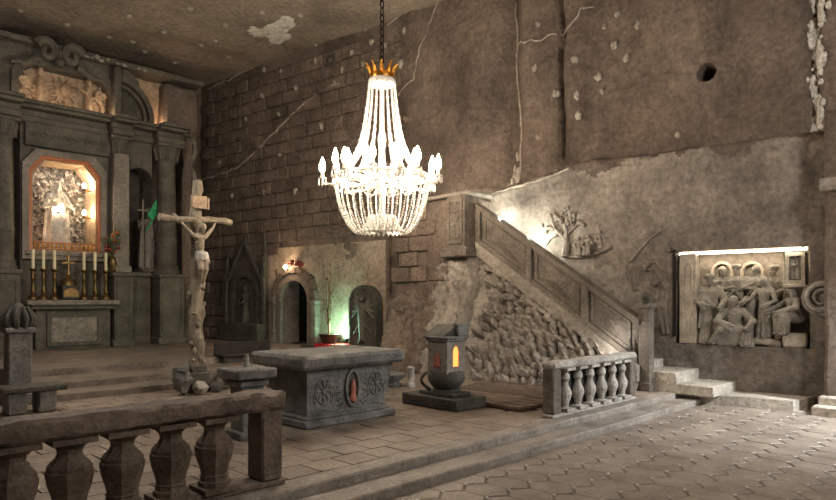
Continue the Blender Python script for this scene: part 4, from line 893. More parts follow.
# eagle plaque
p0, p1 = onW(350.5, 300, .3)[0], onW(378, 300, .3)[0]; pz0, pz1 = .0, onW(362, 285, .3)[1]; pm = (p0 + p1) / 2; pw_ = (p1 - p0) / 2
t = thing('carved_plaque', 'dark round-topped stone plaque with a winged figure, beside the green light', 'plaque', W(pm, .2, 0))
out = [(-pw_, pz0), (-pw_, pz1 - pw_)] + [(pw_ * math.cos(math.pi * (1 - i / 12)), pz1 - pw_ + pw_ * math.sin(math.pi * (1 - i / 12))) for i in range(1, 12)] + [(pw_, pz1 - pw_), (pw_, pz0)]
MB().prism(out, lambda a, z: W(pm + a, .085, z), lambda a, z: W(pm + a, .34, z)).build('slab', 'dark_stone', t)
open_ring(out, [(a * .88, z if z < .1 else lerp(z, (pz1) * .5, .05)) for a, z in out], lambda a, z: W(pm + a, .34, z), lambda a, z: W(pm + a, .39, z)).build('border', 'dark_stone', t)
mb = MB(); zc = lambda f: lerp(.5, pz1, f); P = lambda a, b, f: V(a * pw_, -b, zc(f))
mb.cap(P(0, .02, .12), P(0, .04, .62), .12, .17, 10); mb.ell(P(.02, .06, .78), (.085, .08, .1)); mb.cap(P(.02, .12, .78), P(.08, .14, .76), .03, .015, 6)
for sd in (-1, 1):
    for k in range(5): mb.cap(P(sd * .15, .03, .62), P(sd * (.55 + .06 * k), .02, .86 - .1 * k), .07, .035, 8)
    mb.cap(P(sd * .05, .02, .15), P(sd * .3, .03, .02), .06, .04, 8); mb.cap(P(sd * .2, .02, .35), P(sd * .62, .02, .2), .05, .035, 8)
mb.tube([P(.42 * math.cos(i * .4), .03, .86 + .1 * math.sin(i * .4)) for i in range(9)], .03, 6)
link('winged_figure', remesh(mb, 'winged_figure', .02), 'retable_stone', t, rel(t, W(pm, .34, 0)), WROT)
# gothic carving between crucifix and door
g0, g1 = onW(227, 300, .2)[0], onW(261, 300, .2)[0]; gm_ = (g0 + g1) / 2; gw = (g1 - g0) / 2; gt = onW(243, 236, .2)[1]
t = thing('gothic_carving', 'dark gothic gabled wall carving with two pinnacles, right of the crucifix', 'carving', W(gm_, .1, ZF))
op = lambda wd, top: [(-wd, ZF), (-wd, 2.0)] + [(-wd * math.cos(i * math.pi / 16), 2.0 + (top - 2.0) * math.sin(i * math.pi / 16)) for i in range(1, 8)] + [(0, top)] + [(wd * math.cos(i * math.pi / 16), 2.0 + (top - 2.0) * math.sin(i * math.pi / 16)) for i in range(7, 0, -1)] + [(wd, 2.0), (wd, ZF)]
MB().wbox(g0, g1, .015, .05, ZF, 2.9).build('back_panel', 'dark_stone', t)
open_ring(op(gw * .86, 3.0), op(gw * .70, 2.75), lambda a, z: W(gm_ + a, .02, z), lambda a, z: W(gm_ + a, .2, z)).build('pointed_arch', 'dark_stone', t)
mb = MB()
for sd in (-1, 1): mb.obox(W(gm_ + sd * gw * .5, .1, lerp(2.6, gt - .2, .5)), ((UW * (-sd) * gw + V(0, 0, gt - 2.8)).normalized(), NW, (UW * (gt - 2.8) + V(0, 0, sd * gw)).normalized()), (math.hypot(gw, gt - 2.8) / 2 + .02, .14, .05), .01)
mb.build('gable', 'dark_stone', t)
MB().lathe([(.05, 0), (.07, .06), (.05, .1), (.1, .18), (.03, .32)], W(gm_, .1, gt - .3), 8).build('finial', 'dark_stone', t)
for sd, tp in ((-1, 3.9), (1, gt + .15)):
    s = gm_ + sd * gw * 1.1; MB().wbox(s - .1, s + .1, .02, .24, ZF, tp - 1.2, .02).wbox(s - .13, s + .13, .02, .27, tp - 1.25, tp - 1.15, .01).lathe([(.12, tp - 1.16), (.10, tp - .95), (.05, tp - .45), (.015, tp - .12)], W(s, .09, 0), 6).ell(W(s, .09, tp - .08), .05, 8, 6).build('pinnacle', 'dark_stone', t)
MB().wbox(g0 - .2, g1 + .2, .02, .5, ZF, 1.05, .03).build('base', 'dark_stone', t)
rr = figure('carved_figure', standing(rest, 'veil', (0, -1, 0), 21), 'dark_stone', t, rel(t, W(gm_, .12, 1.06)), WROT, 1.35, .016)
for k in range(3):
    for sd in (-1, 1): MB().ell(W(gm_ + sd * gw * (.8 - .22 * k), .16, 2.95 + k * .28), (.06, .06, .08), 8, 6).build('crocket', 'dark_stone', t)
# ================================================================== HIGH ALTAR
RY = 22.0
X = lambda px, Y=RY: onY(px, 300, Y).x
Z = lambda px, py, Y=RY: onY(px, py, Y).z
R0 = V(6.5, 22.5, .4)
t = thing('high_altar', 'tall carved stone altarpiece with columns, lunette and lit central niche', 'altar', R0)
ZP, ZC1, ZE0, ZE1 = 2.8, 6.72, 7.3, 7.9                    # pedestal top, column top, entablature
bxx = lambda a, b, y0, y1, z0, z1, ch=.03: MB().box((a, y0, z0), (b, y1, z1), ch)
ST = 'retable_stone'
# body with the niche opening
nx0, nx1 = X(31), X(96); nz0_, nz1_, ncut = 3.42, 6.25, 5.8
inn = [(nx0, nz0_), (nx0, ncut), (nx0 + .36, nz1_), (nx1 - .36, nz1_), (nx1, ncut), (nx1, nz0_)]
def grow(p, d): cx, cz = (nx0 + nx1) / 2, (nz0_ + nz1_) / 2; return [(x + d * math.copysign(1, x - cx), z + d * math.copysign(1, z - cz)) for x, z in p]
xl, xr = X(20), X(112)
out = [(xl, 1.7), (xl, ncut), (xl, ZE0 + .1), (xr, ZE0 + .1), (xr, ncut), (xr, 1.7)]
MB().ring(out, inn, lambda x, z: V(x, 22.0, z), lambda x, z: V(x, 23.6, z)).build('wall_panel', ST, t, angle=15)
bxx(xl, xr, 23.3, 23.7, 1.7, ZE0).build('back_panel', ST, t)
MB().ring(grow(inn, .27), grow(inn, .10), lambda x, z: V(x, 22.02, z), lambda x, z: V(x, 21.82, z)).build('niche_frame', 'grey_rock', t, angle=15)
MB().ring(grow(inn, .11), grow(inn, .01), lambda x, z: V(x, 22.02, z), lambda x, z: V(x, 21.88, z)).build('inner_frame', 'gilt_lit_orange', t, angle=15)  # orange colour in place of lamplight along the opening
MB().ring(grow(inn, .0), grow(inn, -.03), lambda x, z: V(x, 23.0, z), lambda x, z: V(x, 21.95, z)).build('warm_reveal', 'lunette_stone', t, angle=15)  # warm stone lining that carries the lamplit look of the reveal
rnd = random.Random(2); sp = grid('crystal_backdrop', 50, 60, lambda i, j: V(nx0 - .1 + (nx1 - nx0 + .2) * i / 49, 23.2 - .28 * abs(fbm(i * .25, j * .25, 4)) - rnd.uniform(0, .07), nz0_ - .1 + (nz1_ - nz0_ + .2) * j / 59), 'crystal_salt', None, t, angle=5); sp.location = -R0
mb = MB()
for i in range(160):
    x, z = rnd.uniform(nx0, nx1), rnd.uniform(nz0_, nz1_); r = rnd.uniform(.02, .055); mb.obox((x, 23.0 + rnd.uniform(-.06, .06), z), Matrix.Rotation(rnd.uniform(0, 3), 3, 'X') @ Matrix.Rotation(rnd.uniform(0, 3), 3, 'Z'), (r, r, r))
tag(mb.build('salt_crystals', 'crystal_salt', t, fix=False), kind='stuff')
# lower storey: mensa and pedestals
ma, mb_ = X(27, 21.2), X(119, 21.2)
bxx(ma + .25, mb_ - .2, 21.35, 23.5, .38, 1.75).build('mensa_body', ST, t)
fa, fb = ma + .55, mb_ - .5
MB().ring([(fa, .5), (fb, .5), (fb, 1.5), (fa, 1.5)], [(fa + .12, .62), (fb - .12, .62), (fb - .12, 1.38), (fa + .12, 1.38)], lambda x, z: V(x, 21.36, z), lambda x, z: V(x, 21.27, z)).build('front_border', ST, t)
bxx(fa + .1, fb - .1, 21.31, 21.4, .6, 1.4, .01).build('front_panel', 'grey_rock', t)
bxx(ma, mb_, 21.1, 22.2, 1.74, 1.9, .03).build('mensa_top', 'grey_rock', t, rough=(.4, .01, 2))
bxx(ma + .1, mb_ - .1, 21.2, 22.1, 1.6, 1.75, .04).build('mensa_moulding', ST, t)
bxx(ma + .3, mb_ - .3, 21.95, 22.3, 1.88, 3.3, .03).build('gradine', ST, t)
bxx(ma + .1, mb_ - .05, 21.75, 22.3, 3.28, 3.42, .02).build('niche_sill', 'grey_rock', t)
bxx(X(20), X(110), 21.55, 23.4, .36, .45, .02).build('altar_plinth', ST, t)
def pedestal(a, b, y0, y1, z1=ZP):
    bxx(a + .06, b - .06, y0 + .06, y1, .38, z1 - .12).box((a, y0, z1 - .14), (b, y1, z1), .03).box((a, y0, .38), (b, y1, .62), .03).build('pedestal', ST, t)
    MB().ring([(a + .14, .8), (b - .14, .8), (b - .14, z1 - .3), (a + .14, z1 - .3)], [(a + .2, .86), (b - .2, .86), (b - .2, z1 - .36), (a + .2, z1 - .36)], lambda x, z: V(x, y0 + .07, z), lambda x, z: V(x, y0 + .03, z)).build('pedestal_border', ST, t)
YP = 21.3
cols = [(X(-8, YP), X(24, YP), 'round'), (X(113, YP), X(136, YP), 'flat'), (X(159, YP), X(187, YP), 'round')]
for a, b, kind in cols:
    pedestal(a, b, YP, 23.6); c = (a + b) / 2; r = min(.40, (b - a) * .34); cy = YP + .55
    if kind == 'round':
        MB().lathe([(r * 1.3, ZP), (r * 1.3, ZP + .1), (r * 1.15, ZP + .18), (r * 1.2, ZP + .26), (r * 1.0, ZP + .34), (r * 1.05, ZP + 1.1), (r * 1.1, ZP + 1.14), (r * 1.1, ZP + 1.22), (r, ZP + 1.26), (r * .86, ZC1 - .06), (r * .96, ZC1)], (c, cy, 0), 20).build('column', ST, t)
    else:
        MB().box((c - r, YP + .25, ZP), (c + r, 22.6, ZC1), .02).box((c - r - .06, YP + .18, ZP), (c + r + .06, 22.6, ZP + .22), .03).build('column', 'grey_rock', t)
    cpt = MB().lathe([(r * .95, ZC1 - .05), (r * 1.0, ZC1 + .1), (r * 1.35, ZC1 + .45), (r * 1.3, ZC1 + .5)], (c, cy, 0), 16).box((c - r * 1.4, cy - r * 1.4, ZC1 + .46), (c + r * 1.4, 22.8, ZE0 + .01), .03)
    cpt.build('capital', ST, t)
    m2 = MB()
    for i in range(10):
        a_ = i * .628; m2.tube([V(c + math.cos(a_) * r * (1.0 + .32 * (j / 4) ** 2), cy + math.sin(a_) * r * (1.0 + .32 * (j / 4) ** 2), ZC1 + .02 + j * .1) for j in range(5)], [.07, .07, .06, .055, .04], 6)
    m2.build('acanthus_leaves', ST, t)
bxx(cols[1][1] - .02, cols[2][0] + .02, 22.0, 23.6, .38, 2.75).build('bay_pedestal', ST, t)
bxx(cols[1][1] - .02, cols[2][0] + .02, 21.85, 23.6, 2.7, 2.85, .03).build('bay_sill', ST, t)
bxx(cols[1][1] - .1, cols[2][0] + .1, 23.2, 23.7, 2.8, ZE0).build('bay_back', 'dark_stone', t)
ba, bb = cols[1][1] - .05, cols[2][0] + .05; bc = (ba + bb) / 2; bw = (bb - ba) / 2
MB().prism([(ba, ZE0)] + [(bc + bw * math.cos(math.pi * (1 - i / 10)), 6.0 + bw * math.sin(math.pi * (1 - i / 10))) for i in range(11)] + [(bb, ZE0)], lambda x, z: V(x, 22.0, z), lambda x, z: V(x, 22.4, z)).build('bay_arch', ST, t)
# pale inlaid strips on the shafts beside the niche and the bay
bxx(X(112.2), X(114), 21.9, 22.1, ZP, ZC1, .01).build('pale_strip', 'pale_stone', t)
# entablature with breaks over the columns
xe0, xe1 = X(-14), X(192)
for nm, z0, z1, y in (('architrave', ZE0, ZE0 + .2, 21.8), ('frieze', ZE0 + .19, ZE0 + .4, 21.9), ('cornice', ZE0 + .39, ZE0 + .5, 21.55), ('cornice', ZE0 + .49, ZE0 + .6, 21.4)):
    m2 = bxx(xe0, xe1 - .3, y, 23.8, z0, z1, .03)
    for a, b, _ in cols: m2.box((a + .02, y - .42, z0 + .001), (b - .02, y + .2, z1 - .001), .03)
    m2.build(nm, ST, t, rough=(.35, .012, 2))
bxx(xl + .1, xr - .1, 21.82, 22.1, 6.6, ZE0 + .02).build('frieze_panel', ST, t)
for i in range(9):
    x = xl + .35 + i * (xr - xl - .7) / 8; MB().tube([V(x + .11 * math.cos(a * .8) * (1 - a / 11), 21.80, 6.95 + .11 * math.sin(a * .8) * (1 - a / 11)) for a in range(10)], .025, 6).build('frieze_scroll', ST, t)
# attic: lunette with relief, crest, side arch
AY = 22.1
la, lb2 = X(18, AY), X(109, AY); lz0, lz1 = ZE1 + .02, 9.12
def lun(d): a, b, z1 = la - d, lb2 + d, lz1 + d; return [(a, lz0), (a, z1 - .5), (a + .14, z1 - .18), (a + .42, z1), (b - .42, z1), (b - .14, z1 - .18), (b, z1 - .5), (b, lz0)]
MB().ring([(X(-14), lz0 - .1), (X(-14), 8.6), (X(-14), 9.2), (X(0), 9.7), (X(128), 9.75), (X(140), 9.4), (X(140), 8.6), (X(140), lz0 - .1)], lun(0), lambda x, z: V(x, AY, z), lambda x, z: V(x, 23.6, z)).build('attic_wall', ST, t)
open_ring(lun(.2), lun(.0), lambda x, z: V(x, AY + .02, z), lambda x, z: V(x, AY - .14, z)).build('lunette_frame', ST, t)
m2 = MB().prism(lun(.1), lambda x, z: V(x, 22.42, z), lambda x, z: V(x, 22.7, z)); m2.build('lunette_back', 'lunette_stone', t, rough=(.2, .04, 2))
m2 = MB(); lc = (la + lb2) / 2; rnd = random.Random(8)
for i in range(14): a_ = i * math.pi / 7; m2.cap((lc + .1 * math.cos(a_), 22.6, 8.45 + .1 * math.sin(a_)), (lc + rnd.uniform(.35, .62) * math.cos(a_), 22.7, 8.45 + rnd.uniform(.3, .5) * math.sin(a_)), .06, .035, 6)
m2.ell((lc, 22.55, 8.45), (.16, .1, .18))
for sd in (-1, 1):
    for k in range(4): m2.tube([V(lc + sd * (.75 + .14 * k + .12 * math.cos(a * .7) * (1 - a / 11)), 22.65, 8.15 + .2 * k * (1 if k < 3 else .6) + .13 * math.sin(a * .7) * (1 - a / 11)) for a in range(10)], .05, 6)
    m2.cap((lc + sd * .72, 22.62, 8.0), (lc + sd * .7, 22.6, 8.62), .13, .1, 8); m2.ell((lc + sd * .7, 22.56, 8.82), (.085, .09, .11), 8, 6); m2.cap((lc + sd * .7, 22.58, 8.5), (lc + sd * .4, 22.5, 8.55), .05, .035, 6)
    m2.tube([V(lc + sd * (1.1 + .1 * math.sin(j)), 22.68, 8.0 + j * .12) for j in range(8)], [.09, .1, .09, .08, .08, .06, .05, .03], 6)
for i in range(26): m2.ell((rnd.uniform(la + .2, lb2 - .2), 22.72, rnd.uniform(7.95, 8.2)), rnd.uniform(.04, .09), 7, 5)
m2.v = [V(p.x, 22.42 + (p.y - 22.72) * 1.7, lz0 + (p.z - lz0) * 1.22) for p in m2.v]; link('lunette_relief', remesh(m2, 'lunette_relief', .028), 'lunette_stone', t, -R0)
lz = lc
for sd in (-1, 1):                                          # crest scrolls
    cx = X(60, AY - .5) + sd * .36
    MB().tube([V(cx + sd * .32 * math.cos(a * .55 + .4) * (1 - a / 15), AY - .5, 9.5 + .36 * math.sin(a * .55 + .4) * (1 - a / 15)) for a in range(14)], [.16 * (1 - a / 28) for a in range(14)], 8).build('crest_scroll', ST, t)
MB().lathe([(.1, 9.2), (.17, 9.35), (.08, 9.5), (.13, 9.65), (.05, 9.8)], (X(60, AY - .5), AY - .5, -.1), 10).build('crest_finial', 'dark_stone', t)
for sd in (-1, 1): MB().tube([V(X(60, AY - .4) + sd * (.5 + j * .16), AY - .35, 9.25 - .06 * j + .05 * math.sin(j * 1.8)) for j in range(6)], [.12, .13, .11, .1, .08, .04], 8).build('crest_leaf', ST, t)
ax, az_ = X(114, AY), 8.0                                   # quarter arch at the right of the lunette
for r0, r1, y in ((1.18, 1.02, AY - .42), (.98, .88, AY - .3)):
    pts = [(r * math.cos(a), r * math.sin(a)) for r, rng in ((r0, range(13)), (r1, range(12, -1, -1))) for a in [i * math.pi / 24 for i in rng]]
    MB().prism([(ax + a, az_ + b * 1.12) for a, b in pts], lambda x, z: V(x, y, z), lambda x, z: V(x, AY + .05, z)).build('quarter_arch', ST, t)
MB().prism([(ax, az_)] + [(ax + .87 * math.cos(i * math.pi / 24), az_ + .97 * math.sin(i * math.pi / 24)) for i in range(13)], lambda x, z: V(x, AY - .12, z), lambda x, z: V(x, AY + .02, z)).build('arch_panel', 'dark_stone', t)
bxx(X(109.5, AY), X(117, AY), AY - .45, AY + .1, ZE1, 9.6).build('attic_pier', ST, t, rough=(.3, .012, 2))
bxx(X(138, AY), X(192, AY), 22.6, 23.8, ZE1, 9.7).build('attic_back', 'lunette_stone', t, rough=(.3, .03, 2))
bxx(X(164, AY), X(198, AY), 22.0, 23.4, ZE1 - .05, 9.6, .12).build('attic_block', 'wall_rock', t, rough=(.25, .06, 1.5))
bxx(X(-14, AY), X(200, AY), AY - .35, 23.7, 9.68, 9.86, .03).build('attic_cornice', ST, t, rough=(.2, .03, 2.5))
for px in (86, 92, 97, 101, 108, 118, 124, 139, 145): MB().ell((X(px, AY - .36), AY - .37, 9.72 + random.uniform(-.05, .05)), (random.uniform(.05, .16), .06, random.uniform(.04, .08)), 8, 5).build('salt_bloom', 'vein_salt', t, rough=(.06, .02, 6))
bxx(X(186), X(196), 22.2, 23.8, .38, ZE1, .08).build('flank_pier', 'wall_rock', t, rough=(.3, .05, 1.4))
MB().tube([V(X(197) + .07 * math.sin(j * 1.3), 22.3, 3.4 + j * .26) for j in range(23)], [.09 + .04 * math.sin(j * 2.7) for j in range(23)], 8).build('corner_strip', 'grey_rock', t, rough=(.2, .04, 3))

# ---- lamps of the altar
def small_lamp(name, label, p, r, m, power, col, back):
    t_ = thing(name, label, 'lamp', p); MB().ell(p, (r, r, r * 1.5), 10, 8).build('bulb', m, t_)
    MB().lathe([(r * .5, -r * 2.6), (r * .7, -r * 2.2), (r * .7, -r * 1.2)], p, 8).build('socket', 'brass', t_)
    q = Vector(p) + Vector(back); q.z = p[2] - r * 2.3; MB().tube([Vector(p) - V(0, 0, r * 2.4), q], r * .3, 6).build('bracket', 'brass', t_)
    if power: lamp(name + '_light', 'POINT', Vector(p) + V(0, -r * 3, r * 2.2), power, col, .05)
b1, b2 = onY(84.5, 186, 22.3), onY(84.5, 213, 22.3)
small_lamp('niche_lamp', 'upper of the two bright bulbs at the right side of the altar niche', b1, .065, 'lamp_glow', 5, (1, .74, .50), (.4, .12, 0))
small_lamp('niche_lamp', 'lower of the two bright bulbs at the right side of the altar niche', b2, .065, 'lamp_glow', 5, (1, .74, .50), (.4, .12, 0))
lamp('niche_top_light', 'AREA', ((nx0 + nx1) / 2, 22.5, nz1_ - .08), 12, (1, .86, .7), 1.2, aim=((nx0 + nx1) / 2, 22.8, 3), size_y=.15)
lamp('niche_left_light', 'POINT', (nx0 + .12, 22.25, 4.2), 3, (1, .6, .32), .05)
for x, p in ((la + .2, 2.5), (lb2 - .25, 4.5), (lerp(la, lb2, .36), 2.5)): lamp('lunette_light', 'POINT', (x, 21.75, lz0 + .12), p, (1, .68, .42), .06)
lamp('attic_light', 'POINT', (X(155, 22.2), 22.15, 8.1), 9, (1, .64, .38), .06)

# ---- things on the altar
sc_ = V(X(57, 22.45), 22.45, nz0_ + .12)
bs = MB().lathe([(.4, nz0_ + .035), (.42, nz0_ + .06), (.36, nz0_ + .125)], (sc_.x, sc_.y, 0), 14)
t = thing('saint_statue', 'pale crowned statue of a robed saint in the bright central altar niche', 'statue', (sc_.x, sc_.y, nz0_))
bs.build('base', 'statue_stone', t)
figure('robed_figure', standing([((-.19, -.06, .62), (-.05, -.17, .68)), ((.19, -.06, .62), (.06, -.17, .68))], 'crown', (0, -1, -.1), 31, cloak=True, wide=1.1), 'statue_stone', t, rel(t, sc_), 0, 2.1, .011, bumps=.003)
hl = onY(57, 209, 22.25); small_lamp('votive_lamp', 'small glowing lamp held before the chest of the niche saint', V(hl.x, 22.12, hl.z), .06, 'lamp_glow', .9, (1, .7, .4), (0, .1, 0))
t = thing('niche_rail', 'low gilt rail along the foot of the central altar niche', 'rail', ((nx0 + nx1) / 2, 22.0, nz0_))
m2 = MB().box((nx0 + .04, 21.92, nz0_ + .24), (nx1 - .04, 21.98, nz0_ + .29), .01).box((nx0 + .04, 21.92, nz0_ + .035), (nx1 - .04, 21.98, nz0_ + .07), .01); m2.build('rail', 'gilt_lit_orange', t)
for i in range(15): x = nx0 + .08 + i * (nx1 - nx0 - .16) / 14; MB().lathe([(.018, nz0_ + .04), (.035, nz0_ + .12), (.018, nz0_ + .25)], (x, 21.95, 0), 8).build('spindle', 'gold', t)
t = None
cs = None
names = ['leftmost', 'second from left', 'third from left', 'fourth from left', 'fifth from left', 'rightmost']
for i, px in enumerate((33, 43.5, 54.5, 84, 95, 106)):
    p = V(X(px, 21.5), 21.5, 1.918)
    lab = f'{names[i]} of the six lit-less brass candlesticks with pale candles on the high altar'.replace('lit-less ', 'tall ')
    if cs is None:
        cs = thing('candlestick', lab, 'candlestick', p, group='candlesticks on the high altar')
        MB().lathe([(.14, 0), (.14, .04), (.1, .1), (.05, .16), (.08, .24), (.05, .34), (.04, .55), (.07, .62), (.04, .7), (.045, .84), (.11, .9), (.11, .93)], (0, 0, 0), 12).build('stand', 'brass', cs, local=True)
        for k in range(3): a = k * 2.094 + .5; MB().cap((.1 * math.cos(a), .1 * math.sin(a), .08), (.115 * math.cos(a), .115 * math.sin(a), .03), .035, .025, 6).build('foot', 'brass', cs, local=True)
        cn = MB().lathe([(.045, .92), (.045, 1.5), (.02, 1.51)], (0, 0, 0), 10).build('candle', 'wax', cs, local=True)
        MB().tube([(0, 0, 1.5), (.004, 0, 1.54)], .006, 5).build('wick', 'iron', cn, local=True)
    else:
        c = copy_tree(cs); c.location = p; c['label'] = lab
p = V(X(68.5, 21.55), 21.55, 1.9)
t = thing('altar_tabernacle', 'small domed tabernacle with a cross, in the middle of the six candlesticks', 'tabernacle', p)
bxx(p.x - .24, p.x + .24, 21.3, 21.8, 1.915, 2.35, .02).build('body', 'dark_stone', t)
MB().prism([(p.x - .22, 2.0)] + [(p.x + .22 * math.cos(math.pi * (1 - i / 8)), 2.1 + .16 * math.sin(math.pi * (1 - i / 8))) for i in range(9)] + [(p.x + .22, 2.0)], lambda x, z: V(x, 21.32, z), lambda x, z: V(x, 21.27, z)).build('door', 'brass', t)
MB().lathe([(.25, 2.34), (.23, 2.42), (.2, 2.52), (.08, 2.6), (.05, 2.68)], (p.x, 21.57, 0), 14).build('dome', 'brass', t)
m2 = MB().box((p.x - .03, 21.54, 2.66), (p.x + .03, 21.6, 3.3), .01).box((p.x - .18, 21.54, 3.02), (p.x + .18, 21.6, 3.09), .01); m2.build('cross', 'brass', t)
p = onY(114, 243, 21.35)
t = thing('flower_vase', 'small vase of red and orange flowers beside the right altar pilaster', 'vase', (p.x, 21.3, ZP))
MB().lathe([(.08, ZP), (.1, ZP + .03), (.06, ZP + .1), (.12, ZP + .3), (.07, ZP + .45), (.1, ZP + .5)], (p.x, 21.45, 0), 12).build('vase', 'brass', t)
rnd = random.Random(6); ms = {k: MB() for k in ('red_flower', 'orange_flower', 'leaf')}
for i in range(24):
    k = rnd.choice(('red_flower', 'orange_flower', 'leaf', 'leaf')); a, h_ = rnd.uniform(0, 6.28), rnd.uniform(.5, 1.35); r = .17 * math.sin(min(1, (h_ - .4) * 1.6) * 2.2) + .03
    q = V(p.x + r * math.cos(a), 21.45 + r * math.sin(a), ZP + h_)
    ms[k].ell(q, (.07, .07, .06) if k != 'leaf' else (.04, .04, .11), 7, 5)
    if i % 3 == 0: ms['leaf'].tube([(p.x, 21.45, ZP + .45), q], .012, 5)
for k, n in (('red_flower', 'red_bloom'), ('orange_flower', 'orange_bloom'), ('leaf', 'foliage')): ms[k].build(n, k, t)
sx_ = X(149, 22.3)
t = thing('side_statue', 'weathered grey statue holding a cross staff and green palm, in the right altar bay', 'statue', (sx_, 22.35, 2.85))
bxx(sx_ - .38, sx_ + .36, 21.92, 22.75, 2.86, 2.98, .02).build('base', ST, t)
figure('robed_figure', standing([((-.19, -.05, .66), (-.25, -.15, .72)), ((.2, -.06, .64), (.14, -.17, .7))], 'beard', (-.2, -1, 0), 33, cloak=True), 'grey_rock', t, rel(t, (sx_, 22.4, 2.985)), 0, (1.68, 1.9, 2.15), .012, bumps=.003)
MB().tube([V(sx_ - .33, 21.98, 2.98), V(sx_ - .33, 22.0, 5.35)], .03, 8).tube([V(sx_ - .5, 22.0, 4.98), V(sx_ - .16, 22.0, 4.98)], .03, 8).build('cross_staff', 'grey_rock', t)
m2 = MB()
for k in range(7):
    a0v = V(sx_ - .1 + .07 * k, 21.93, 4.75 + .13 * k); m2.add([a0v + V(-.09, 0, .05), a0v + V(.02, -.02, .02), a0v + V(.17, 0, .20), a0v + V(.05, .02, .16)], [(0, 1, 2, 3)])
    m2.ell(a0v + V(.05, .02, .1), (.13, .03, .15), 8, 5)
m2.tube([V(sx_ - .22, 21.99, 4.3), V(sx_ + .05, 21.96, 4.8), V(sx_ + .5, 21.9, 5.75)], [.03, .03, .012], 6).build('palm_branch', 'green_palm', t)

# ================================================================== CHANDELIER
cc = onZ(382, 100, 6.0); DCH = 13.0; k_ = (382 - 418) / F
C0 = V(DCH * (1 + k_) / R2, DCH * (1 - k_) / R2, 0); U = DCH / F; zy = lambda py: H + (300 - py) * U
t = thing('chandelier', 'large lit crystal chandelier with a gilt crown and hanging bead strands', 'chandelier', V(C0.x, C0.y, zy(232)))
# suspension
m2 = MB(); z = zy(72); n = 0
while z < ZC - .1:
    ax_ = V(1, 0, 0) if n % 2 else V(0, 1, 0)
    m2.tube([C0 + ax_ * (.045 * math.cos(a)) + V(0, 0, z + .09 + .09 * math.sin(a)) for a in [i * math.pi / 5 for i in range(11)]], .014, 5); z += .145; n += 1
m2.build('chain', 'iron', t, fix=False)
MB().lathe([(.2, ZC + .1), (.2, ZC - .02), (.08, ZC - .1), (.03, ZC - .14)], C0, 12).build('ceiling_rose', 'iron', t)
# crown
rc = 11 * U; cz = zy(79)
cr = MB().lathe([(rc, cz), (rc * 1.04, cz + .03), (rc, cz + .12), (rc * .92, cz + .12), (rc * .92, cz)], C0, 24).build('crown', 'gold', t)
for i in range(10):
    a = i * .628 + .2; d = V(math.cos(a), math.sin(a), 0); b = C0 + d * rc
    m2 = MB().tube([b + V(0, 0, cz + .1), b + d * .03 + V(0, 0, cz + .2), b + d * .10 + V(0, 0, cz + .27)], [.045, .035, .012], 6).ell(b + d * .11 + V(0, 0, cz + .28), .022, 6, 5); m2.build('crown_leaf', 'gold', cr)
MB().lathe([(13.5 * U, zy(85)), (14 * U, zy(82)), (13 * U, zy(79.5)), (.05, zy(79))], C0, 24).build('top_plate', 'crystal', t)
MB().lathe([(.05, zy(222)), (.09, zy(218)), (.06, zy(212)), (.07, zy(195)), (.10, zy(190)), (.06, zy(184)), (.12, zy(178)), (.08, zy(170)), (.06, zy(150)), (.09, zy(140)), (.05, zy(130)), (.05, zy(84))], C0, 12).build('glass_stem', 'crystal', t)
RR = 47 * U; zr = zy(178)
MB().tube([C0 + V(RR * math.cos(a), RR * math.sin(a), zr) for a in [i * math.pi / 24 for i in range(49)]], .035, 6).build('hoop', 'crystal', t)
MB().tube([C0 + V(RR * .55 * math.cos(a), RR * .55 * math.sin(a), zr + .1) for a in [i * math.pi / 16 for i in range(33)]], .03, 6).build('inner_hoop', 'crystal', t)
def beads(pts, r, sp):
    m_ = MB(); P = [Vector(p) for p in pts]; L = 0; nxt = 0
    for a, b in zip(P, P[1:]):
        l = (b - a).length
        while nxt <= L + l:
            p = a.lerp(b, (nxt - L) / l); q = r * (1 if int(nxt / sp) % 3 else 1.25)
            m_.add([p + V(q, 0, 0), p + V(0, q, 0), p - V(q, 0, 0), p - V(0, q, 0), p + V(0, 0, q * 1.2), p - V(0, 0, q * 1.2)], [(0, 1, 4), (1, 2, 4), (2, 3, 4), (3, 0, 4), (1, 0, 5), (2, 1, 5), (3, 2, 5), (0, 3, 5)]); nxt += sp
        L += l
    return m_
r_up = [(85, 13), (100, 14.5), (115, 16.5), (130, 19), (145, 23), (158, 29), (168, 36), (178, 46)]
r_dn = [(178, 47), (190, 46.2), (202, 44), (213, 40.5), (222, 36), (229, 31), (233, 26), (231, 20), (225, 16), (217, 13)]
NU, ND = 16, 32
me = beads([V(r * U, 0, zy(y)) for y, r in r_up], .026, .055).mesh('bead_strand', angle=5, fix=False)
for i in range(NU): link('bead_strand', me, 'crystal', t, rel(t, C0), i * 2 * math.pi / NU + .06)
me = beads([V(r * U, 0, zy(y)) for y, r in r_dn], .026, .055).mesh('bead_swag', angle=5, fix=False)
for i in range(ND): link('bead_swag', me, 'crystal', t, rel(t, C0), i * 2 * math.pi / ND)
me = beads([V(RR * math.cos(a), RR * math.sin(a), zr - .22 * math.sin((a - 0) / (2 * math.pi / 14) * math.pi)) for a in [j * (2 * math.pi / 14) / 10 for j in range(11)]], .024, .05).mesh('hoop_garland', angle=5, fix=False)
for i in range(14): link('hoop_garland', me, 'crystal', t, rel(t, C0), i * 2 * math.pi / 14)
m2 = MB(); rnd = random.Random(2)
for ring_, n, y0, y1 in ((14, 26, 216, 231), (9, 16, 220, 233), (4, 8, 222, 235)):
    for i in range(n): a = i * 6.283 / n; r = ring_ * U; m2.lathe([(.008, 0), (.026, .05), (.02, .16), (.032, .22), (.006, .28)], C0 + V(r * math.cos(a), r * math.sin(a), zy(y1) + rnd.uniform(0, .05)), 6)
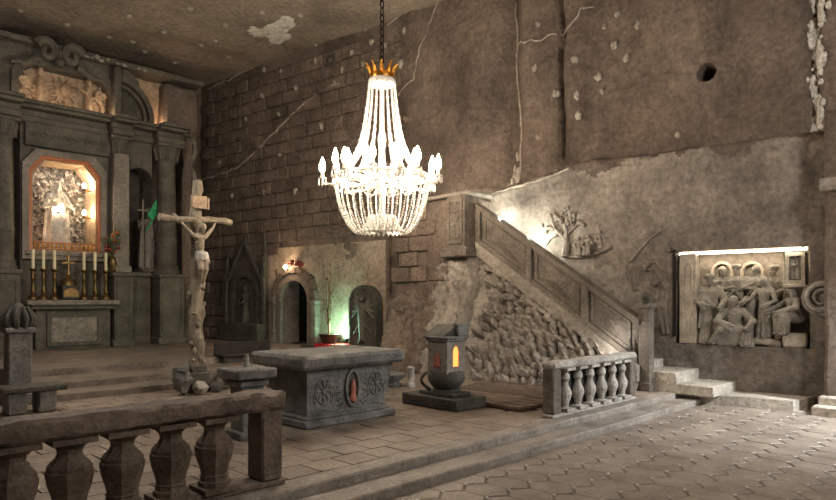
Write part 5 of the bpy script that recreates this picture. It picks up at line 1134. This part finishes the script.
tag(m2.build('drop_cluster', 'crystal', t, fix=False), kind='stuff')
NA, NI = 14, 8; RA = 59 * U
arm_pts = [(RR * .3, zr - .08), (RR * .6, zr - .16), (RR * .9, zr - .12), (RA * .98, zr - .10), (RA, zr - .02)]
for i in range(NA + NI):
    a = i * 2 * math.pi / NA + .22; ra = RA if i % 2 else RA * .86; dz = -.04 if i % 2 else .05
    if i >= NA: a = (i - NA) * 2 * math.pi / NI + .4; ra = RA * .6; dz = .12
    f = ra / RA; d = V(math.cos(a), math.sin(a), 0)
    am = MB().tube([C0 + d * (x * f) + V(0, 0, z + dz) for x, z in arm_pts], .024, 7).build('arm', 'crystal', t)
    e = C0 + d * ra + V(0, 0, zr - .02 + dz)
    MB().lathe([(.02, 0), (.085, .02), (.09, .04), (.03, .045)], e, 12).build('drip_pan', 'crystal', am)
    MB().lathe([(.035, .04), (.035, .17), (.02, .175)], e, 8).build('candle_tube', 'wax', am)
    MB().lathe([(.03, .15), (.062, .21), (.06, .30), (.035, .38), (.006, .46)], e, 8).build('bulb', 'bulb', am)
    pd = MB()
    for q in range(6): pd.lathe([(.006, 0), (.02, .04), (.012, .12), (.003, .14)], e + V(.08 * math.cos(q * 1.047), .08 * math.sin(q * 1.047), -.12), 5)
    pd.build('pendants', 'crystal', am, fix=False)
for i in range(6):
    a = i * math.pi / 3; lamp('chandelier_light', 'POINT', C0 + V(RA * .66 * math.cos(a), RA * .66 * math.sin(a), zr + .5), 34, (1, .88, .73), .08)
lamp('chandelier_light', 'POINT', C0 + V(.25, -.25, zr - .45), 16, (1, .85, .68), .06)

# ================================================================== LAMPS HIDDEN BY THE STAIRS
t = thing('stair_lamp', 'hidden wall-washer lamp on the stairs behind the parapet', 'lamp', V(13.2, 9.0, .42 + 11 * .172))
lamp('stair_lamp_light', 'POINT', V(13.0, 9.1, RZ(9.1) - .06), 36, (.97, 1, .88), .08)
lamp('stair_lamp_light', 'POINT', V(12.95, 9.95, RZ(9.95) - .04), 30, (.97, 1, .88), .08)
MB().lathe([(.07, 0), (.08, .04), (.08, .2), (.05, .22)], V(13.2, 9.0, .42 + 12 * .172), 10).build('housing', 'iron', t)
lamp('foot_lamp_light', 'POINT', V(12.2, 6.5, 1.0), 12, (1, .96, .88), .06)
